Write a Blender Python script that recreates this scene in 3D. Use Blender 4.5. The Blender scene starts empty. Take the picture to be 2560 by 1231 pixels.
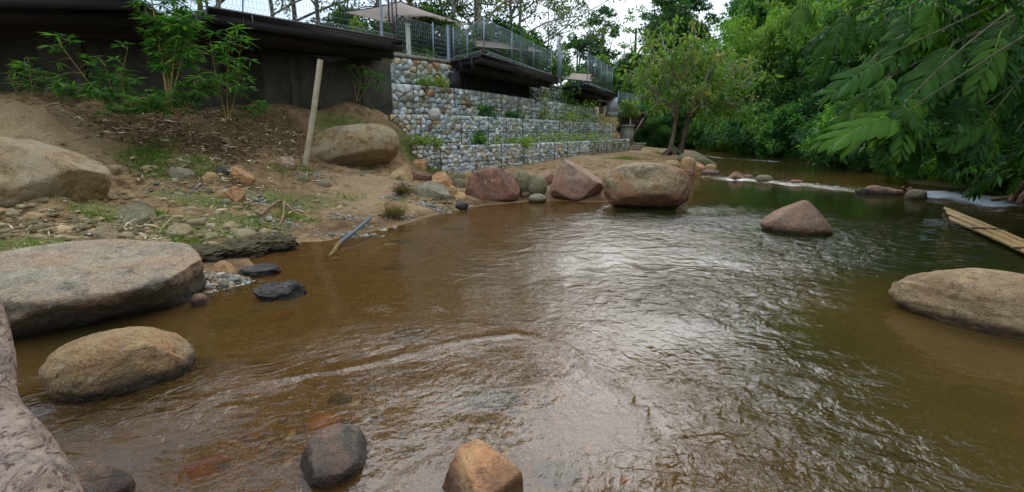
import bpy, math, random
import numpy as np
from mathutils import Vector, Matrix

# ------------------------------------------------------------------ camera, sky, sun, exposure
scene = bpy.context.scene
COL = scene.collection
CAM_Z, PITCH, FOC = 1.7, math.radians(12.55), 1280.0     # eye height over the water, tilt, focal length in photo pixels
cam = bpy.data.cameras.new('camera')
cam.lens, cam.sensor_width, cam.clip_start, cam.clip_end = 18.0, 36.0, 0.05, 600.0
cam_o = bpy.data.objects.new('camera', cam)
cam_o.location = (0, 0, CAM_Z)
cam_o.rotation_euler = (math.radians(90) - PITCH, 0, 0)
COL.objects.link(cam_o)
scene.camera = cam_o

SUN_EL, SUN_AZ = math.radians(32), math.radians(9)       # azimuth clockwise from +Y (straight ahead)
world = bpy.data.worlds.new('World')
scene.world = world
world.use_nodes = True
wn, wl = world.node_tree.nodes, world.node_tree.links
wn.clear()
w_out = wn.new('ShaderNodeOutputWorld')
w_bg = wn.new('ShaderNodeBackground')
w_sky = wn.new('ShaderNodeTexSky')
w_sky.sky_type = 'NISHITA'
w_sky.sun_disc = False
w_sky.sun_elevation = SUN_EL
w_sky.sun_rotation = SUN_AZ
w_sky.air_density, w_sky.dust_density, w_sky.ozone_density = 1.0, 1.0, 1.5
w_tc = wn.new('ShaderNodeTexCoord')
w_map = wn.new('ShaderNodeMapping')
w_map.inputs['Scale'].default_value = (1.0, 1.0, 2.6)
w_noise = wn.new('ShaderNodeTexNoise')
w_noise.inputs['Scale'].default_value = 2.6
w_noise.inputs['Detail'].default_value = 6
w_noise.inputs['Roughness'].default_value = 0.55
w_ramp = wn.new('ShaderNodeValToRGB')
w_ramp.color_ramp.elements[0].position, w_ramp.color_ramp.elements[0].color = 0.32, (2.6, 3.3, 4.4, 1)
w_ramp.color_ramp.elements[1].position, w_ramp.color_ramp.elements[1].color = 0.68, (4.3, 4.9, 5.7, 1)
w_mix = wn.new('ShaderNodeMixRGB')
w_mix.inputs['Fac'].default_value = 0.78                   # mostly cloud: a bright overcast
wl.new(w_tc.outputs['Generated'], w_map.inputs['Vector'])
wl.new(w_map.outputs['Vector'], w_noise.inputs['Vector'])
wl.new(w_noise.outputs['Fac'], w_ramp.inputs['Fac'])
wl.new(w_sky.outputs['Color'], w_mix.inputs['Color1'])
w_sep = wn.new('ShaderNodeSeparateXYZ')                    # an overcast sky is brighter overhead than at the horizon (CIE: 1 + 2 sin h)
w_cie = wn.new('ShaderNodeMath')
w_cie.operation = 'MULTIPLY_ADD'
w_cie.inputs[1].default_value, w_cie.inputs[2].default_value = 2.0 / 1.35, 1.0 / 1.35
w_clamp = wn.new('ShaderNodeMath')
w_clamp.operation = 'MAXIMUM'
w_clamp.inputs[1].default_value = 0.0
w_mul = wn.new('ShaderNodeMixRGB')
w_mul.blend_type = 'MULTIPLY'
w_mul.inputs['Fac'].default_value = 1.0
wl.new(w_tc.outputs['Generated'], w_sep.inputs[0])
wl.new(w_sep.outputs['Z'], w_clamp.inputs[0])
wl.new(w_clamp.outputs[0], w_cie.inputs[0])
wl.new(w_ramp.outputs['Color'], w_mul.inputs['Color1'])
wl.new(w_cie.outputs[0], w_mul.inputs['Color2'])
wl.new(w_mul.outputs['Color'], w_mix.inputs['Color2'])
wl.new(w_mix.outputs['Color'], w_bg.inputs['Color'])
w_bg.inputs['Strength'].default_value = 0.12
wl.new(w_bg.outputs['Background'], w_out.inputs['Surface'])

sun = bpy.data.lights.new('sun', 'SUN')
sun.energy, sun.angle, sun.color = 1.0, math.radians(50), (1.0, 0.98, 0.95)
sun_o = bpy.data.objects.new('sun', sun)
sd = Vector((math.sin(SUN_AZ) * math.cos(SUN_EL), math.cos(SUN_AZ) * math.cos(SUN_EL), math.sin(SUN_EL)))
sun_o.rotation_euler = sd.to_track_quat('Z', 'Y').to_euler()
sun_o.location = (0, 10, 40)
COL.objects.link(sun_o)

scene.view_settings.view_transform = 'Standard'
scene.view_settings.look = 'None'
scene.view_settings.gamma = 1.0
scene.view_settings.exposure = 0.95
scene.render.engine = 'CYCLES'
cy = scene.cycles
cy.use_denoising = True
cy.max_bounces, cy.diffuse_bounces, cy.glossy_bounces, cy.transmission_bounces, cy.transparent_max_bounces = 6, 3, 2, 4, 8
cy.caustics_reflective = False
cy.caustics_refractive = True
cy.sample_clamp_indirect = 4.0

# ------------------------------------------------------------------ small helpers
SP, CP = math.sin(PITCH), math.cos(PITCH)


def slope(v):                       # rise per metre of depth along the sight line through photo row v
    b = (615.5 - v) / FOC
    return -SP + CP * b, CP + SP * b


def on_plane(u, v, z):              # where a sight line meets the level z
    s, yy = slope(v)
    t = (z - CAM_Z) / s
    return np.array([(u - 1280) / FOC * t, yy * t, z]), t


def at_depth(u, v, t):
    s, yy = slope(v)
    return np.array([(u - 1280) / FOC * t, yy * t, CAM_Z + s * t])


def plan(u, t, z):                  # column u, depth t, level z
    return np.array([(u - 1280) / FOC * t, (t + (z - CAM_Z) * SP) / CP, z])


def S(r, g, b):                     # 0-255 sRGB to linear
    out = []
    for c in (r, g, b):
        c /= 255.0
        out.append(c / 12.92 if c <= 0.04045 else ((c + 0.055) / 1.055) ** 2.4)
    return np.array(out)


def _hash(ix, iy, iz, seed):
    h = (ix.astype(np.uint32) * np.uint32(374761393) + iy.astype(np.uint32) * np.uint32(668265263)
         + iz.astype(np.uint32) * np.uint32(2147483647) + np.uint32((seed * 974711 + 12345) & 0xffffffff))
    h = (h ^ (h >> np.uint32(13))) * np.uint32(1274126177)
    h = h ^ (h >> np.uint32(16))
    return (h & np.uint32(0xffffff)).astype(np.float64) / float(0xffffff)


def vnoise(p, seed=0):              # smooth value noise in -1..1
    p = np.asarray(p, float)
    i = np.floor(p).astype(np.int64)
    f = p - i
    f = f * f * f * (f * (f * 6 - 15) + 10)
    out = 0
    for dx in (0, 1):
        for dy in (0, 1):
            for dz in (0, 1):
                w = (f[:, 0] if dx else 1 - f[:, 0]) * (f[:, 1] if dy else 1 - f[:, 1]) * (f[:, 2] if dz else 1 - f[:, 2])
                out = out + w * _hash(i[:, 0] + dx, i[:, 1] + dy, i[:, 2] + dz, seed)
    return out * 2 - 1


def fbm(p, seed=0, oct=4, gain=0.5):
    p = np.asarray(p, float)
    a, s, tot = 1.0, 0.0, 0.0
    for k in range(oct):
        s = s + a * vnoise(p * 2 ** k + 17.3 * k, seed + k)
        tot += a
        a *= gain
    return s / tot


def smooth01(x, a, b):
    t = np.clip((x - a) / (b - a), 0, 1)
    return t * t * (3 - 2 * t)


def build(name, V, faces, mat=None, parent=None, cols=None, smooth=False, attrs=None):
    """one mesh object; faces is an (n,k) int array or a list of such arrays"""
    if not isinstance(faces, list):
        faces = [faces]
    me = bpy.data.meshes.new(name)
    V = np.asarray(V, np.float32)
    loops = np.concatenate([np.asarray(f, np.int32).ravel() for f in faces])
    sizes = np.concatenate([np.full(len(f), np.asarray(f).shape[1], np.int32) for f in faces])
    me.vertices.add(len(V))
    me.vertices.foreach_set('co', V.ravel())
    me.loops.add(len(loops))
    me.loops.foreach_set('vertex_index', loops)
    me.polygons.add(len(sizes))
    starts = np.concatenate([[0], np.cumsum(sizes)[:-1]]).astype(np.int32)
    me.polygons.foreach_set('loop_start', starts)
    me.polygons.foreach_set('loop_total', sizes)
    if smooth:
        me.polygons.foreach_set('use_smooth', np.ones(len(sizes), bool))
    me.update(calc_edges=True)
    if cols is not None:
        a = me.color_attributes.new('tint', 'FLOAT_COLOR', 'POINT')
        c = np.ones((len(V), 4), np.float32)
        c[:, :3] = cols
        a.data.foreach_set('color', c.ravel())
    for k, arr in (attrs or {}).items():
        a = me.attributes.new(k, 'FLOAT', 'POINT')
        a.data.foreach_set('value', np.asarray(arr, np.float32))
    if mat:
        me.materials.append(mat)
    return link(name, me, parent)


def link(name, me, parent=None):
    o = bpy.data.objects.new(name, me)
    COL.objects.link(o)
    if parent is not None:
        o.parent = parent
        o.matrix_parent_inverse = Matrix.Translation(-Vector(parent.location))
    return o


def tag(o, label=None, cat=None, group=None, kind=None):
    if label:
        o['label'] = label
    if cat:
        o['category'] = cat
    if group:
        o['group'] = group
    if kind:
        o['kind'] = kind
    return o


def thing(name, label, cat, loc, group=None):
    o = bpy.data.objects.new(name, None)
    o.empty_display_size = 0.1
    o.location = loc
    COL.objects.link(o)
    return tag(o, label, cat, group, 'thing')


def copy_tree(root, loc, rz=0.0, sc=1.0, label=None, group=None):
    r = root.copy()
    COL.objects.link(r)
    r.location = loc
    r.rotation_euler = (0, 0, rz)
    r.scale = (sc, sc, sc) if not hasattr(sc, '__len__') else sc
    if label:
        r['label'] = label
    if group:
        r['group'] = group
    for ch in root.children:
        c = ch.copy()
        COL.objects.link(c)
        c.parent = r
        for g in ch.children:
            d = g.copy()
            COL.objects.link(d)
            d.parent = c
    return r


class Mesh:                          # collects shapes for one mesh
    def __init__(s):
        s.V, s.F3, s.F4, s.C, s.n = [], [], [], [], 0

    def add(s, V, F, col=(1, 1, 1)):
        V = np.asarray(V, float)
        F = np.asarray(F, int)
        (s.F3 if F.shape[1] == 3 else s.F4).append(F + s.n)
        s.V.append(V)
        col = np.asarray(col, float)
        s.C.append(np.tile(col, (len(V), 1)) if col.ndim == 1 else col)
        s.n += len(V)

    def box(s, c, half, ax=None, col=(1, 1, 1)):
        ax = np.eye(3) if ax is None else np.asarray(ax, float)
        k = np.array([[i, j, l] for i in (-1, 1) for j in (-1, 1) for l in (-1, 1)], float)
        V = np.asarray(c, float) + (k * np.asarray(half, float)) @ ax
        s.add(V, [[0, 1, 3, 2], [4, 6, 7, 5], [0, 4, 5, 1], [2, 3, 7, 6], [0, 2, 6, 4], [1, 5, 7, 3]], col)

    def bar(s, a, b, w, h, up=(0, 0, 1), col=(1, 1, 1)):    # box from a to b, w wide, h along up
        a, b = np.asarray(a, float), np.asarray(b, float)
        d = b - a
        L = np.linalg.norm(d)
        d /= L
        side = np.cross(d, up)
        if np.linalg.norm(side) < 1e-6:
            side = np.cross(d, (1, 0, 0))
        side /= np.linalg.norm(side)
        u2 = np.cross(side, d)
        s.box((a + b) / 2, (L / 2, w / 2, h / 2), np.array([d, side, u2]), col)

    def tube(s, P, R, n=8, cap=True, col=(1, 1, 1), knob=0.0, seed=0):
        P = np.asarray(P, float)
        R = np.full(len(P), R, float) if np.isscalar(R) else np.asarray(R, float)
        T = np.gradient(P, axis=0)
        T /= np.linalg.norm(T, axis=1)[:, None] + 1e-9
        ref = np.array([0.13, 0.27, 1.0]) if abs(T[0, 2]) < 0.9 else np.array([1.0, 0.2, 0.1])
        nrm = np.cross(T[0], ref)
        rings = []
        for i in range(len(P)):
            nrm = nrm - T[i] * np.dot(nrm, T[i])
            nrm /= np.linalg.norm(nrm) + 1e-9
            bi = np.cross(T[i], nrm)
            a = np.arange(n) / n * 2 * math.pi
            rings.append(P[i] + R[i] * (np.cos(a)[:, None] * nrm + np.sin(a)[:, None] * bi))
        V = np.concatenate(rings)
        if knob:
            ctr = np.repeat(P, n, axis=0)
            rr = np.repeat(R, n)
            V = ctr + (V - ctr) * (1 + knob * fbm(V / rr.mean() * 0.45, seed, 3)[:, None])
        m = len(P)
        i, j = np.meshgrid(np.arange(m - 1), np.arange(n), indexing='ij')
        i, j = i.ravel(), j.ravel()
        F = np.stack([i * n + j, i * n + (j + 1) % n, (i + 1) * n + (j + 1) % n, (i + 1) * n + j], 1)
        s.add(V, F, col)
        if cap:
            for base, ctr in ((0, P[0]), ((m - 1) * n, P[-1])):
                k = np.arange(n)
                s.add(np.vstack([V[base:base + n], ctr]), np.stack([k, (k + 1) % n, np.full(n, n)], 1), col)

    def leaves(s, P, D, U, L, W, C, fold=0.12):
        """folded four-cornered leaf blades"""
        D = D / (np.linalg.norm(D, axis=1)[:, None] + 1e-9)
        side = np.cross(D, U)
        side /= np.linalg.norm(side, axis=1)[:, None] + 1e-9
        up = np.cross(side, D)
        L, W = np.asarray(L)[:, None], np.asarray(W)[:, None]
        mid = P + D * L * 0.42
        V = np.stack([P, mid + side * W / 2 + up * W * fold, P + D * L - up * L * 0.06, mid - side * W / 2 + up * W * fold], 1).reshape(-1, 3)
        n = len(P)
        F = np.arange(n * 4).reshape(n, 4)
        s.add(V, F, np.repeat(C, 4, axis=0))

    def build(s, name, mat, parent=None, smooth=False):
        f = ([np.concatenate(s.F3)] if s.F3 else []) + ([np.concatenate(s.F4)] if s.F4 else [])
        return build(name, np.concatenate(s.V), f, mat, parent, np.concatenate(s.C), smooth)


# ------------------------------------------------------------------ materials
def nodes_of(name):
    m = bpy.data.materials.new(name)
    m.use_nodes = True
    nt = m.node_tree
    nt.nodes.clear()
    return m, nt.nodes, nt.links


def N(nodes, typ, **kw):
    n = nodes.new(typ)
    for k, v in kw.items():
        if k in n.inputs:
            n.inputs[k].default_value = v
        else:
            setattr(n, k, v)
    return n


def rgba(c):
    return (float(c[0]), float(c[1]), float(c[2]), 1.0)


def noise_node(nd, lk, vec, scale, detail=4, rough=0.55, dist=0.0):
    n = N(nd, 'ShaderNodeTexNoise', Scale=scale, Detail=detail, Roughness=rough, Distortion=dist)
    lk.new(vec, n.inputs['Vector'])
    return n.outputs['Fac']


def ramp(nd, lk, fac, stops):
    r = nd.new('ShaderNodeValToRGB')
    els = r.color_ramp.elements
    while len(els) < len(stops):
        els.new(0.5)
    for e, (p, c) in zip(els, stops):
        e.position = p
        e.color = rgba(c) if hasattr(c, '__len__') else (c, c, c, 1)
    lk.new(fac, r.inputs['Fac'])
    return r.outputs['Color']


def mixc(nd, lk, fac, a, b, mode='MIX'):
    m = nd.new('ShaderNodeMixRGB')
    m.blend_type = mode
    for sock, val in ((m.inputs['Fac'], fac), (m.inputs['Color1'], a), (m.inputs['Color2'], b)):
        if isinstance(val, bpy.types.NodeSocket):
            lk.new(val, sock)
        elif hasattr(val, '__len__'):
            sock.default_value = rgba(val)
        else:
            sock.default_value = val if sock.type == 'VALUE' else (val, val, val, 1)
    return m.outputs['Color']


def math_n(nd, lk, op, a, b=None, c=None, clamp=False):
    m = nd.new('ShaderNodeMath')
    m.operation = op
    m.use_clamp = clamp
    for i, val in enumerate((a, b, c)):
        if val is None:
            continue
        if isinstance(val, bpy.types.NodeSocket):
            lk.new(val, m.inputs[i])
        else:
            m.inputs[i].default_value = val
    return m.outputs[0]


def finish(m, nd, lk, color, rough=0.8, height=None, dist=0.02, spec=0.3, metal=0.0, strength=1.0):
    b = nd.new('ShaderNodeBsdfPrincipled')
    for key, val in (('Base Color', color), ('Roughness', rough), ('Metallic', metal), ('Specular IOR Level', spec)):
        if isinstance(val, bpy.types.NodeSocket):
            lk.new(val, b.inputs[key])
        else:
            b.inputs[key].default_value = rgba(val) if hasattr(val, '__len__') else val
    if height is not None:
        bp = N(nd, 'ShaderNodeBump', Strength=strength, Distance=dist)
        lk.new(height, bp.inputs['Height'])
        lk.new(bp.outputs['Normal'], b.inputs['Normal'])
    o = nd.new('ShaderNodeOutputMaterial')
    lk.new(b.outputs['BSDF'], o.inputs['Surface'])
    return m


_rock_cache = {}


def rock_mat(name, a, b, c, speck=0.35, stain=0.5, scale=1.0, wet=True, moss=0.0, vein=0.0, flood=None):
    """granite-like stone: two body colours, dark stains, mineral speckle, a wet rim at the water line"""
    if name in _rock_cache:
        return _rock_cache[name]
    a, b, c = [np.asarray(q) * np.array([1.12, 1.0, 0.80]) for q in (a, b, c)]
    m, nd, lk = nodes_of(name)
    tc = nd.new('ShaderNodeTexCoord').outputs['Object']
    oi = nd.new('ShaderNodeObjectInfo')
    add = N(nd, 'ShaderNodeVectorMath', operation='ADD')
    mul = N(nd, 'ShaderNodeMath', operation='MULTIPLY')
    lk.new(oi.outputs['Random'], mul.inputs[0])
    mul.inputs[1].default_value = 40.0
    cmb = nd.new('ShaderNodeCombineXYZ')
    lk.new(mul.outputs[0], cmb.inputs[0])
    lk.new(mul.outputs[0], cmb.inputs[2])
    lk.new(tc, add.inputs[0])
    lk.new(cmb.outputs[0], add.inputs[1])
    vec = add.outputs[0]
    big = noise_node(nd, lk, vec, 2.2 * scale, 5, 0.6, 0.4)
    med = noise_node(nd, lk, vec, 7.0 * scale, 6, 0.65, 0.3)
    fine = noise_node(nd, lk, vec, 55.0 * scale, 3, 0.7)
    grain = noise_node(nd, lk, vec, 130.0 * scale, 2, 0.6)
    col = mixc(nd, lk, ramp(nd, lk, big, [(0.40, 0.0), (0.58, 1.0)]), a, b)
    st = mixc(nd, lk, 1.0, ramp(nd, lk, med, [(0.38, 0.0), (0.64, 1.0)]), ramp(nd, lk, big, [(0.42, 1.0), (0.60, 0.0)]), 'MULTIPLY')
    st = math_n(nd, lk, 'MULTIPLY', st, stain)
    col = mixc(nd, lk, st, col, c)
    col = mixc(nd, lk, 1.0, col, ramp(nd, lk, fine, [(0.30, 1 - speck), (0.5, 1.0), (0.75, 1 + speck * 0.55)]), 'MULTIPLY')
    col = mixc(nd, lk, 1.0, col, ramp(nd, lk, grain, [(0.33, 1 - speck * 0.8), (0.5, 1.0), (0.72, 1 + speck * 0.5)]), 'MULTIPLY')
    if vein:
        wv = noise_node(nd, lk, vec, 3.0 * scale, 3, 0.5, 1.5)
        line = ramp(nd, lk, math_n(nd, lk, 'ABSOLUTE', math_n(nd, lk, 'SUBTRACT', wv, 0.5)), [(0.0, 1.0), (0.018, 0.0)])
        col = mixc(nd, lk, math_n(nd, lk, 'MULTIPLY', line, vein), col, S(90, 60, 45))
    lich = ramp(nd, lk, noise_node(nd, lk, vec, 11.0 * scale, 6, 0.75, 0.2), [(0.58, 0.0), (0.66, 0.45)])
    col = mixc(nd, lk, lich, col, S(186, 182, 160))
    silt_ = ramp(nd, lk, noise_node(nd, lk, vec, 3.4 * scale, 6, 0.7, 0.8), [(0.55, 0.0), (0.7, 0.55)])
    col = mixc(nd, lk, silt_, col, mixc(nd, lk, 1.0, col, (0.62, 0.56, 0.48), 'MULTIPLY'))
    crk = noise_node(nd, lk, vec, 1.9 * scale, 4, 0.6, 2.2)
    crack = ramp(nd, lk, math_n(nd, lk, 'ABSOLUTE', math_n(nd, lk, 'SUBTRACT', crk, 0.47)), [(0.0, 1.0), (0.009, 0.0)])
    crack = mixc(nd, lk, 1.0, crack, ramp(nd, lk, med, [(0.46, 0.0), (0.56, 1.0)]), 'MULTIPLY')
    col = mixc(nd, lk, math_n(nd, lk, 'MULTIPLY', crack, 0.6), col, S(56, 46, 38))
    rough = 0.85
    geo = nd.new('ShaderNodeNewGeometry')
    if moss:
        mo = ramp(nd, lk, noise_node(nd, lk, vec, 5.0 * scale, 5, 0.7), [(0.45, 0.0), (0.62, 1.0)])
        col = mixc(nd, lk, math_n(nd, lk, 'MULTIPLY', mo, moss), col, S(74, 84, 40))
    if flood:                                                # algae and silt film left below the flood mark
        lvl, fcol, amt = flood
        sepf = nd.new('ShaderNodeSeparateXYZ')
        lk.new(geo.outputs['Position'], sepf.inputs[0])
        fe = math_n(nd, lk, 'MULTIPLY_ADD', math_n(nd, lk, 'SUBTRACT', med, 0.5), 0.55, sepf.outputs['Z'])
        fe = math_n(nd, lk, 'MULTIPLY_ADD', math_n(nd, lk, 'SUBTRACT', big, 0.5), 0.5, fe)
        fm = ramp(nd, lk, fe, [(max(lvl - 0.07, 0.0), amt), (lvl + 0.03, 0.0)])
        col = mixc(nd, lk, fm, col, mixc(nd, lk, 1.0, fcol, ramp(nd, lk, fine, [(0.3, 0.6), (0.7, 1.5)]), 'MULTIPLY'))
    if wet:
        sep = nd.new('ShaderNodeSeparateXYZ')
        lk.new(geo.outputs['Position'], sep.inputs[0])
        edge = math_n(nd, lk, 'MULTIPLY_ADD', math_n(nd, lk, 'SUBTRACT', big, 0.5), 0.12, sep.outputs['Z'])
        w = ramp(nd, lk, edge, [(0.045, 1.0), (0.13, 0.0)])
        col = mixc(nd, lk, w, col, mixc(nd, lk, 1.0, col, (0.22, 0.20, 0.17), 'MULTIPLY'))
        rough = ramp(nd, lk, w, [(0.0, 0.85), (1.0, 0.35)])
    h = math_n(nd, lk, 'ADD', math_n(nd, lk, 'MULTIPLY', med, 0.7), math_n(nd, lk, 'MULTIPLY', fine, 0.16))
    h = math_n(nd, lk, 'SUBTRACT', h, math_n(nd, lk, 'MULTIPLY', crack, 0.10))
    h = math_n(nd, lk, 'ADD', h, math_n(nd, lk, 'MULTIPLY', grain, 0.05))
    finish(m, nd, lk, col, rough, h, 0.11 / scale, 0.3)
    _rock_cache[name] = m
    return m


def tint_mat(name, rough=0.8, noise=0.25, nscale=8.0, bump=0.01, spec=0.3, metal=0.0, streak=None, bscale=None):
    """colour from the mesh's own tint, broken up by noise"""
    m, nd, lk = nodes_of(name)
    at = N(nd, 'ShaderNodeAttribute', attribute_name='tint')
    tc = nd.new('ShaderNodeTexCoord').outputs['Object']
    vec = tc
    if streak:
        mp = N(nd, 'ShaderNodeMapping')
        mp.inputs['Scale'].default_value = streak
        lk.new(tc, mp.inputs['Vector'])
        vec = mp.outputs['Vector']
    n1 = noise_node(nd, lk, vec, nscale, 6, 0.65)
    n2 = noise_node(nd, lk, vec, bscale or nscale * 5, 4, 0.6)
    col = mixc(nd, lk, 1.0, at.outputs['Color'], ramp(nd, lk, n1, [(0.3, 1 - noise), (0.7, 1 + noise)]), 'MULTIPLY')
    col = mixc(nd, lk, 1.0, col, ramp(nd, lk, n2, [(0.3, 1 - noise * 0.6), (0.7, 1 + noise * 0.6)]), 'MULTIPLY')
    h = math_n(nd, lk, 'ADD', n1, math_n(nd, lk, 'MULTIPLY', n2, 0.4))
    return finish(m, nd, lk, col, rough, h, bump, spec, metal)


def leaf_mat(name, gloss=0.35, trans=0.35):
    m, nd, lk = nodes_of(name)
    at = N(nd, 'ShaderNodeAttribute', attribute_name='tint')
    oi = nd.new('ShaderNodeObjectInfo')
    hs = nd.new('ShaderNodeHueSaturation')
    hs.inputs['Value'].default_value = 1.0
    lk.new(at.outputs['Color'], hs.inputs['Color'])
    lk.new(math_n(nd, lk, 'MULTIPLY_ADD', oi.outputs['Random'], 0.03, 0.485), hs.inputs['Hue'])
    b = N(nd, 'ShaderNodeBsdfPrincipled', Roughness=0.45)
    b.inputs['Specular IOR Level'].default_value = gloss
    lk.new(hs.outputs['Color'], b.inputs['Base Color'])
    t = nd.new('ShaderNodeBsdfTranslucent')
    lk.new(mixc(nd, lk, 1.0, hs.outputs['Color'], (1.25, 1.35, 0.6), 'MULTIPLY'), t.inputs['Color'])
    mx = N(nd, 'ShaderNodeMixShader', Fac=trans)
    lk.new(b.outputs[0], mx.inputs[1])
    lk.new(t.outputs[0], mx.inputs[2])
    o = nd.new('ShaderNodeOutputMaterial')
    lk.new(mx.outputs[0], o.inputs['Surface'])
    return m


LEAF = leaf_mat('foliage_leaf', 0.2, 0.48)
GLOSSY_LEAF = leaf_mat('glossy_leaf', 0.5, 0.3)
BARK = tint_mat('bark', 0.9, 0.45, 6.0, 0.02, 0.2, streak=(1, 1, 0.35))
STONE = tint_mat('gabion_stone', 0.85, 0.22, 9.0, 0.02, 0.3)
SOIL = tint_mat('soil', 0.95, 0.3, 6.0, 0.03, 0.15)
DARKWOOD = tint_mat('dark_timber', 0.6, 0.35, 3.0, 0.006, 0.35, streak=(4, 4, 4))
STEEL = tint_mat('galvanised_steel', 0.45, 0.15, 10.0, 0.001, 0.5, 0.55)
CLOTH = tint_mat('shade_cloth', 0.9, 0.10, 1.2, 0.003, 0.15, bscale=90)
_n, _l = CLOTH.node_tree.nodes, CLOTH.node_tree.links          # woven cloth lets light through
_b = [x for x in _n if x.type == 'BSDF_PRINCIPLED'][0]
_o = [x for x in _n if x.type == 'OUTPUT_MATERIAL'][0]
_t = _n.new('ShaderNodeBsdfTranslucent')
_l.new(_b.inputs['Base Color'].links[0].from_socket, _t.inputs['Color'])
_m = _n.new('ShaderNodeMixShader')
_m.inputs[0].default_value = 0.6
_l.new(_b.outputs[0], _m.inputs[1])
_l.new(_t.outputs[0], _m.inputs[2])
_l.new(_m.outputs[0], _o.inputs['Surface'])
CONCRETE = tint_mat('weathered_concrete', 0.92, 0.4, 1.3, 0.02, 0.2)
CANE = tint_mat('dry_cane', 0.6, 0.25, 5.0, 0.004, 0.3)

# ------------------------------------------------------------------ terrain control points
CPTS = []


def cz(*pts):
    for u, v, z in pts:
        CPTS.append(on_plane(u, v, z)[0])


def ct(*pts):
    for u, v, t in pts:
        CPTS.append(at_depth(u, v, t))


def cw(*pts):
    for p in pts:
        CPTS.append(np.array(p, float))


# left shoreline
cz((500, 650, 0.02), (600, 632, 0.03), (690, 612, 0), (800, 603, 0), (900, 582, 0), (1000, 560, 0), (1090, 537, 0), (1160, 520, 0),
   (1300, 506, 0), (1400, 502, 0), (1500, 505, 0), (1600, 500, 0), (1715, 448, 0), (1770, 440, -0.04))
cz((495, 742, -0.02), (560, 738, -0.04), (640, 703, -0.03), (540, 700, 0.07), (590, 682, 0.05), (470, 690, 0.08), (700, 672, -0.06), (720, 640, -0.06))
# bank
ct((450, 560, 8.0), (250, 560, 7.4), (60, 590, 6.6), (0, 520, 7.4), (-250, 600, 7.0), (300, 470, 9.5), (120, 430, 8.8), (-200, 420, 9),
   (400, 400, 10.7), (250, 370, 10.6), (450, 330, 12.0), (230, 300, 11.5), (100, 258, 10.6), (-150, 250, 10.5), (330, 285, 12.6), (500, 282, 13.6),
   (700, 520, 9.9), (600, 480, 10.2), (700, 440, 12.0), (560, 430, 11.2), (757, 415, 13.0), (650, 340, 14.0), (560, 330, 13.0), (690, 280, 15.2),
   (850, 520, 10.7), (850, 470, 12.0), (950, 440, 14.0), (1000, 480, 12.9), (880, 418, 14.8), (850, 310, 16.6), (860, 258, 17.2), (960, 300, 17.5), (780, 290, 16.2), (1000, 402, 16.4))
cz((950, 520, 0.17), (1040, 500, 0.26), (1120, 480, 0.35), (1050, 428, 0.44), (1150, 436, 0.26), (1250, 436, 0.24), (1330, 440, 0.26), (1400, 420, 0.5), (1480, 405, 0.5),
   (1580, 388, 0.5), (1640, 372, 0.5), (1680, 390, 0.5), (1735, 425, 0.12), (1620, 420, 0.4), (1775, 418, 0.05), (1750, 400, 0.16), (1720, 376, 0.14))
cw((-14, 14, 2.7), (-9, 15.5, 2.5), (-6, 18, 2.6), (-3, 21, 0.6), (0, 24, 0.5), (3, 31, 0.5), (7, 40, 0.6), (-12, 22, 2.6), (-30, 20, 3), (-30, 5, 2.5), (-14, 6, 1.6),
   (-9, 1, 0.9), (-6, -2, 0.5), (-12, -5, 1.2), (-3, 40, 1), (-20, 50, 3), (0, 60, 4), (10, 47, 0.7), (9, 52, 2.4), (14, 60, 2.6), (11, 72, 4.5), (-5, 80, 4))
# river bed
cz((1100, 620, -0.14), (900, 690, -0.16), (1000, 600, -0.07), (820, 640, -0.06), (1250, 540, -0.12), (1400, 560, -0.35), (1300, 700, -0.32), (1600, 560, -0.5), (1700, 640, -0.5), (2100, 560, -0.75),
   (2300, 650, -0.65), (1900, 800, -0.5), (2150, 800, -0.6), (2300, 900, -0.38), (2540, 900, -0.38), (1000, 880, -0.17), (1150, 1000, -0.11), (1330, 870, -0.17), (1500, 1000, -0.12), (1450, 1180, -0.10),
   (1620, 1120, -0.14), (1720, 1050, -0.36), (1800, 1200, -0.4), (1560, 880, -0.36), (1750, 900, -0.5), (2000, 1000, -0.55), (2500, 1120, -0.4), (2250, 1150, -0.5), (280, 1050, -0.52), (180, 960, -0.60), (520, 1120, -0.11),
   (700, 1180, -0.09), (480, 950, -0.32), (620, 820, -0.26), (420, 850, -0.25), (700, 950, -0.14), (1100, 1200, -0.10), (300, 1180, -0.2), (60, 930, -0.3), (0, 1100, -0.2), (1850, 480, -0.5), (1750, 500, -0.45))
cz((1810, 412, -0.14), (1835, 430, -0.16), (1880, 425, -0.2), (1850, 449, -0.12), (2000, 466, -0.12), (2200, 483, -0.12), (2310, 491, -0.12), (2420, 512, -0.15), (2500, 530, -0.2), (2000, 430, -0.45), (1880, 410, -0.45), (1800, 388, -0.35), (2220, 456, -0.3))
cw((0, -3, -0.2), (3, -4, -0.5), (7, -2, -0.6), (-3, -1, 0.0), (-2, 0.6, -0.05), (9, 3, -0.7), (8, 7, -0.8), (10, 8, -0.5), (16, 48, -0.2), (14, 38, -0.2), (13.5, 54, 0.0))
# right bank and its slope
for bx_, by_ in ((11.8, -4), (11.8, 2), (11.9, 7), (12.1, 10.5), (12.8, 13.5), (14.2, 19), (16.6, 27.5), (18.2, 36), (19.5, 48), (20.5, 60)):
    cw((bx_ - .3, by_, -0.12), (bx_ + .5, by_, 0.12), (bx_ + 1.9, by_ - 0.2, 1.0), (bx_ + 5, by_ - 0.6, 3.6), (bx_ + 13, by_ - 1.5, 8.5), (bx_ + 34, by_ - 4, 17))
cw((16, 66, 3), (22, 72, 5), (30, 85, 11), (5, 95, 5))
CP_A = np.array(CPTS)


def _tps(r2):
    return 0.5 * r2 * np.log(r2 + 1e-9)


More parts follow.
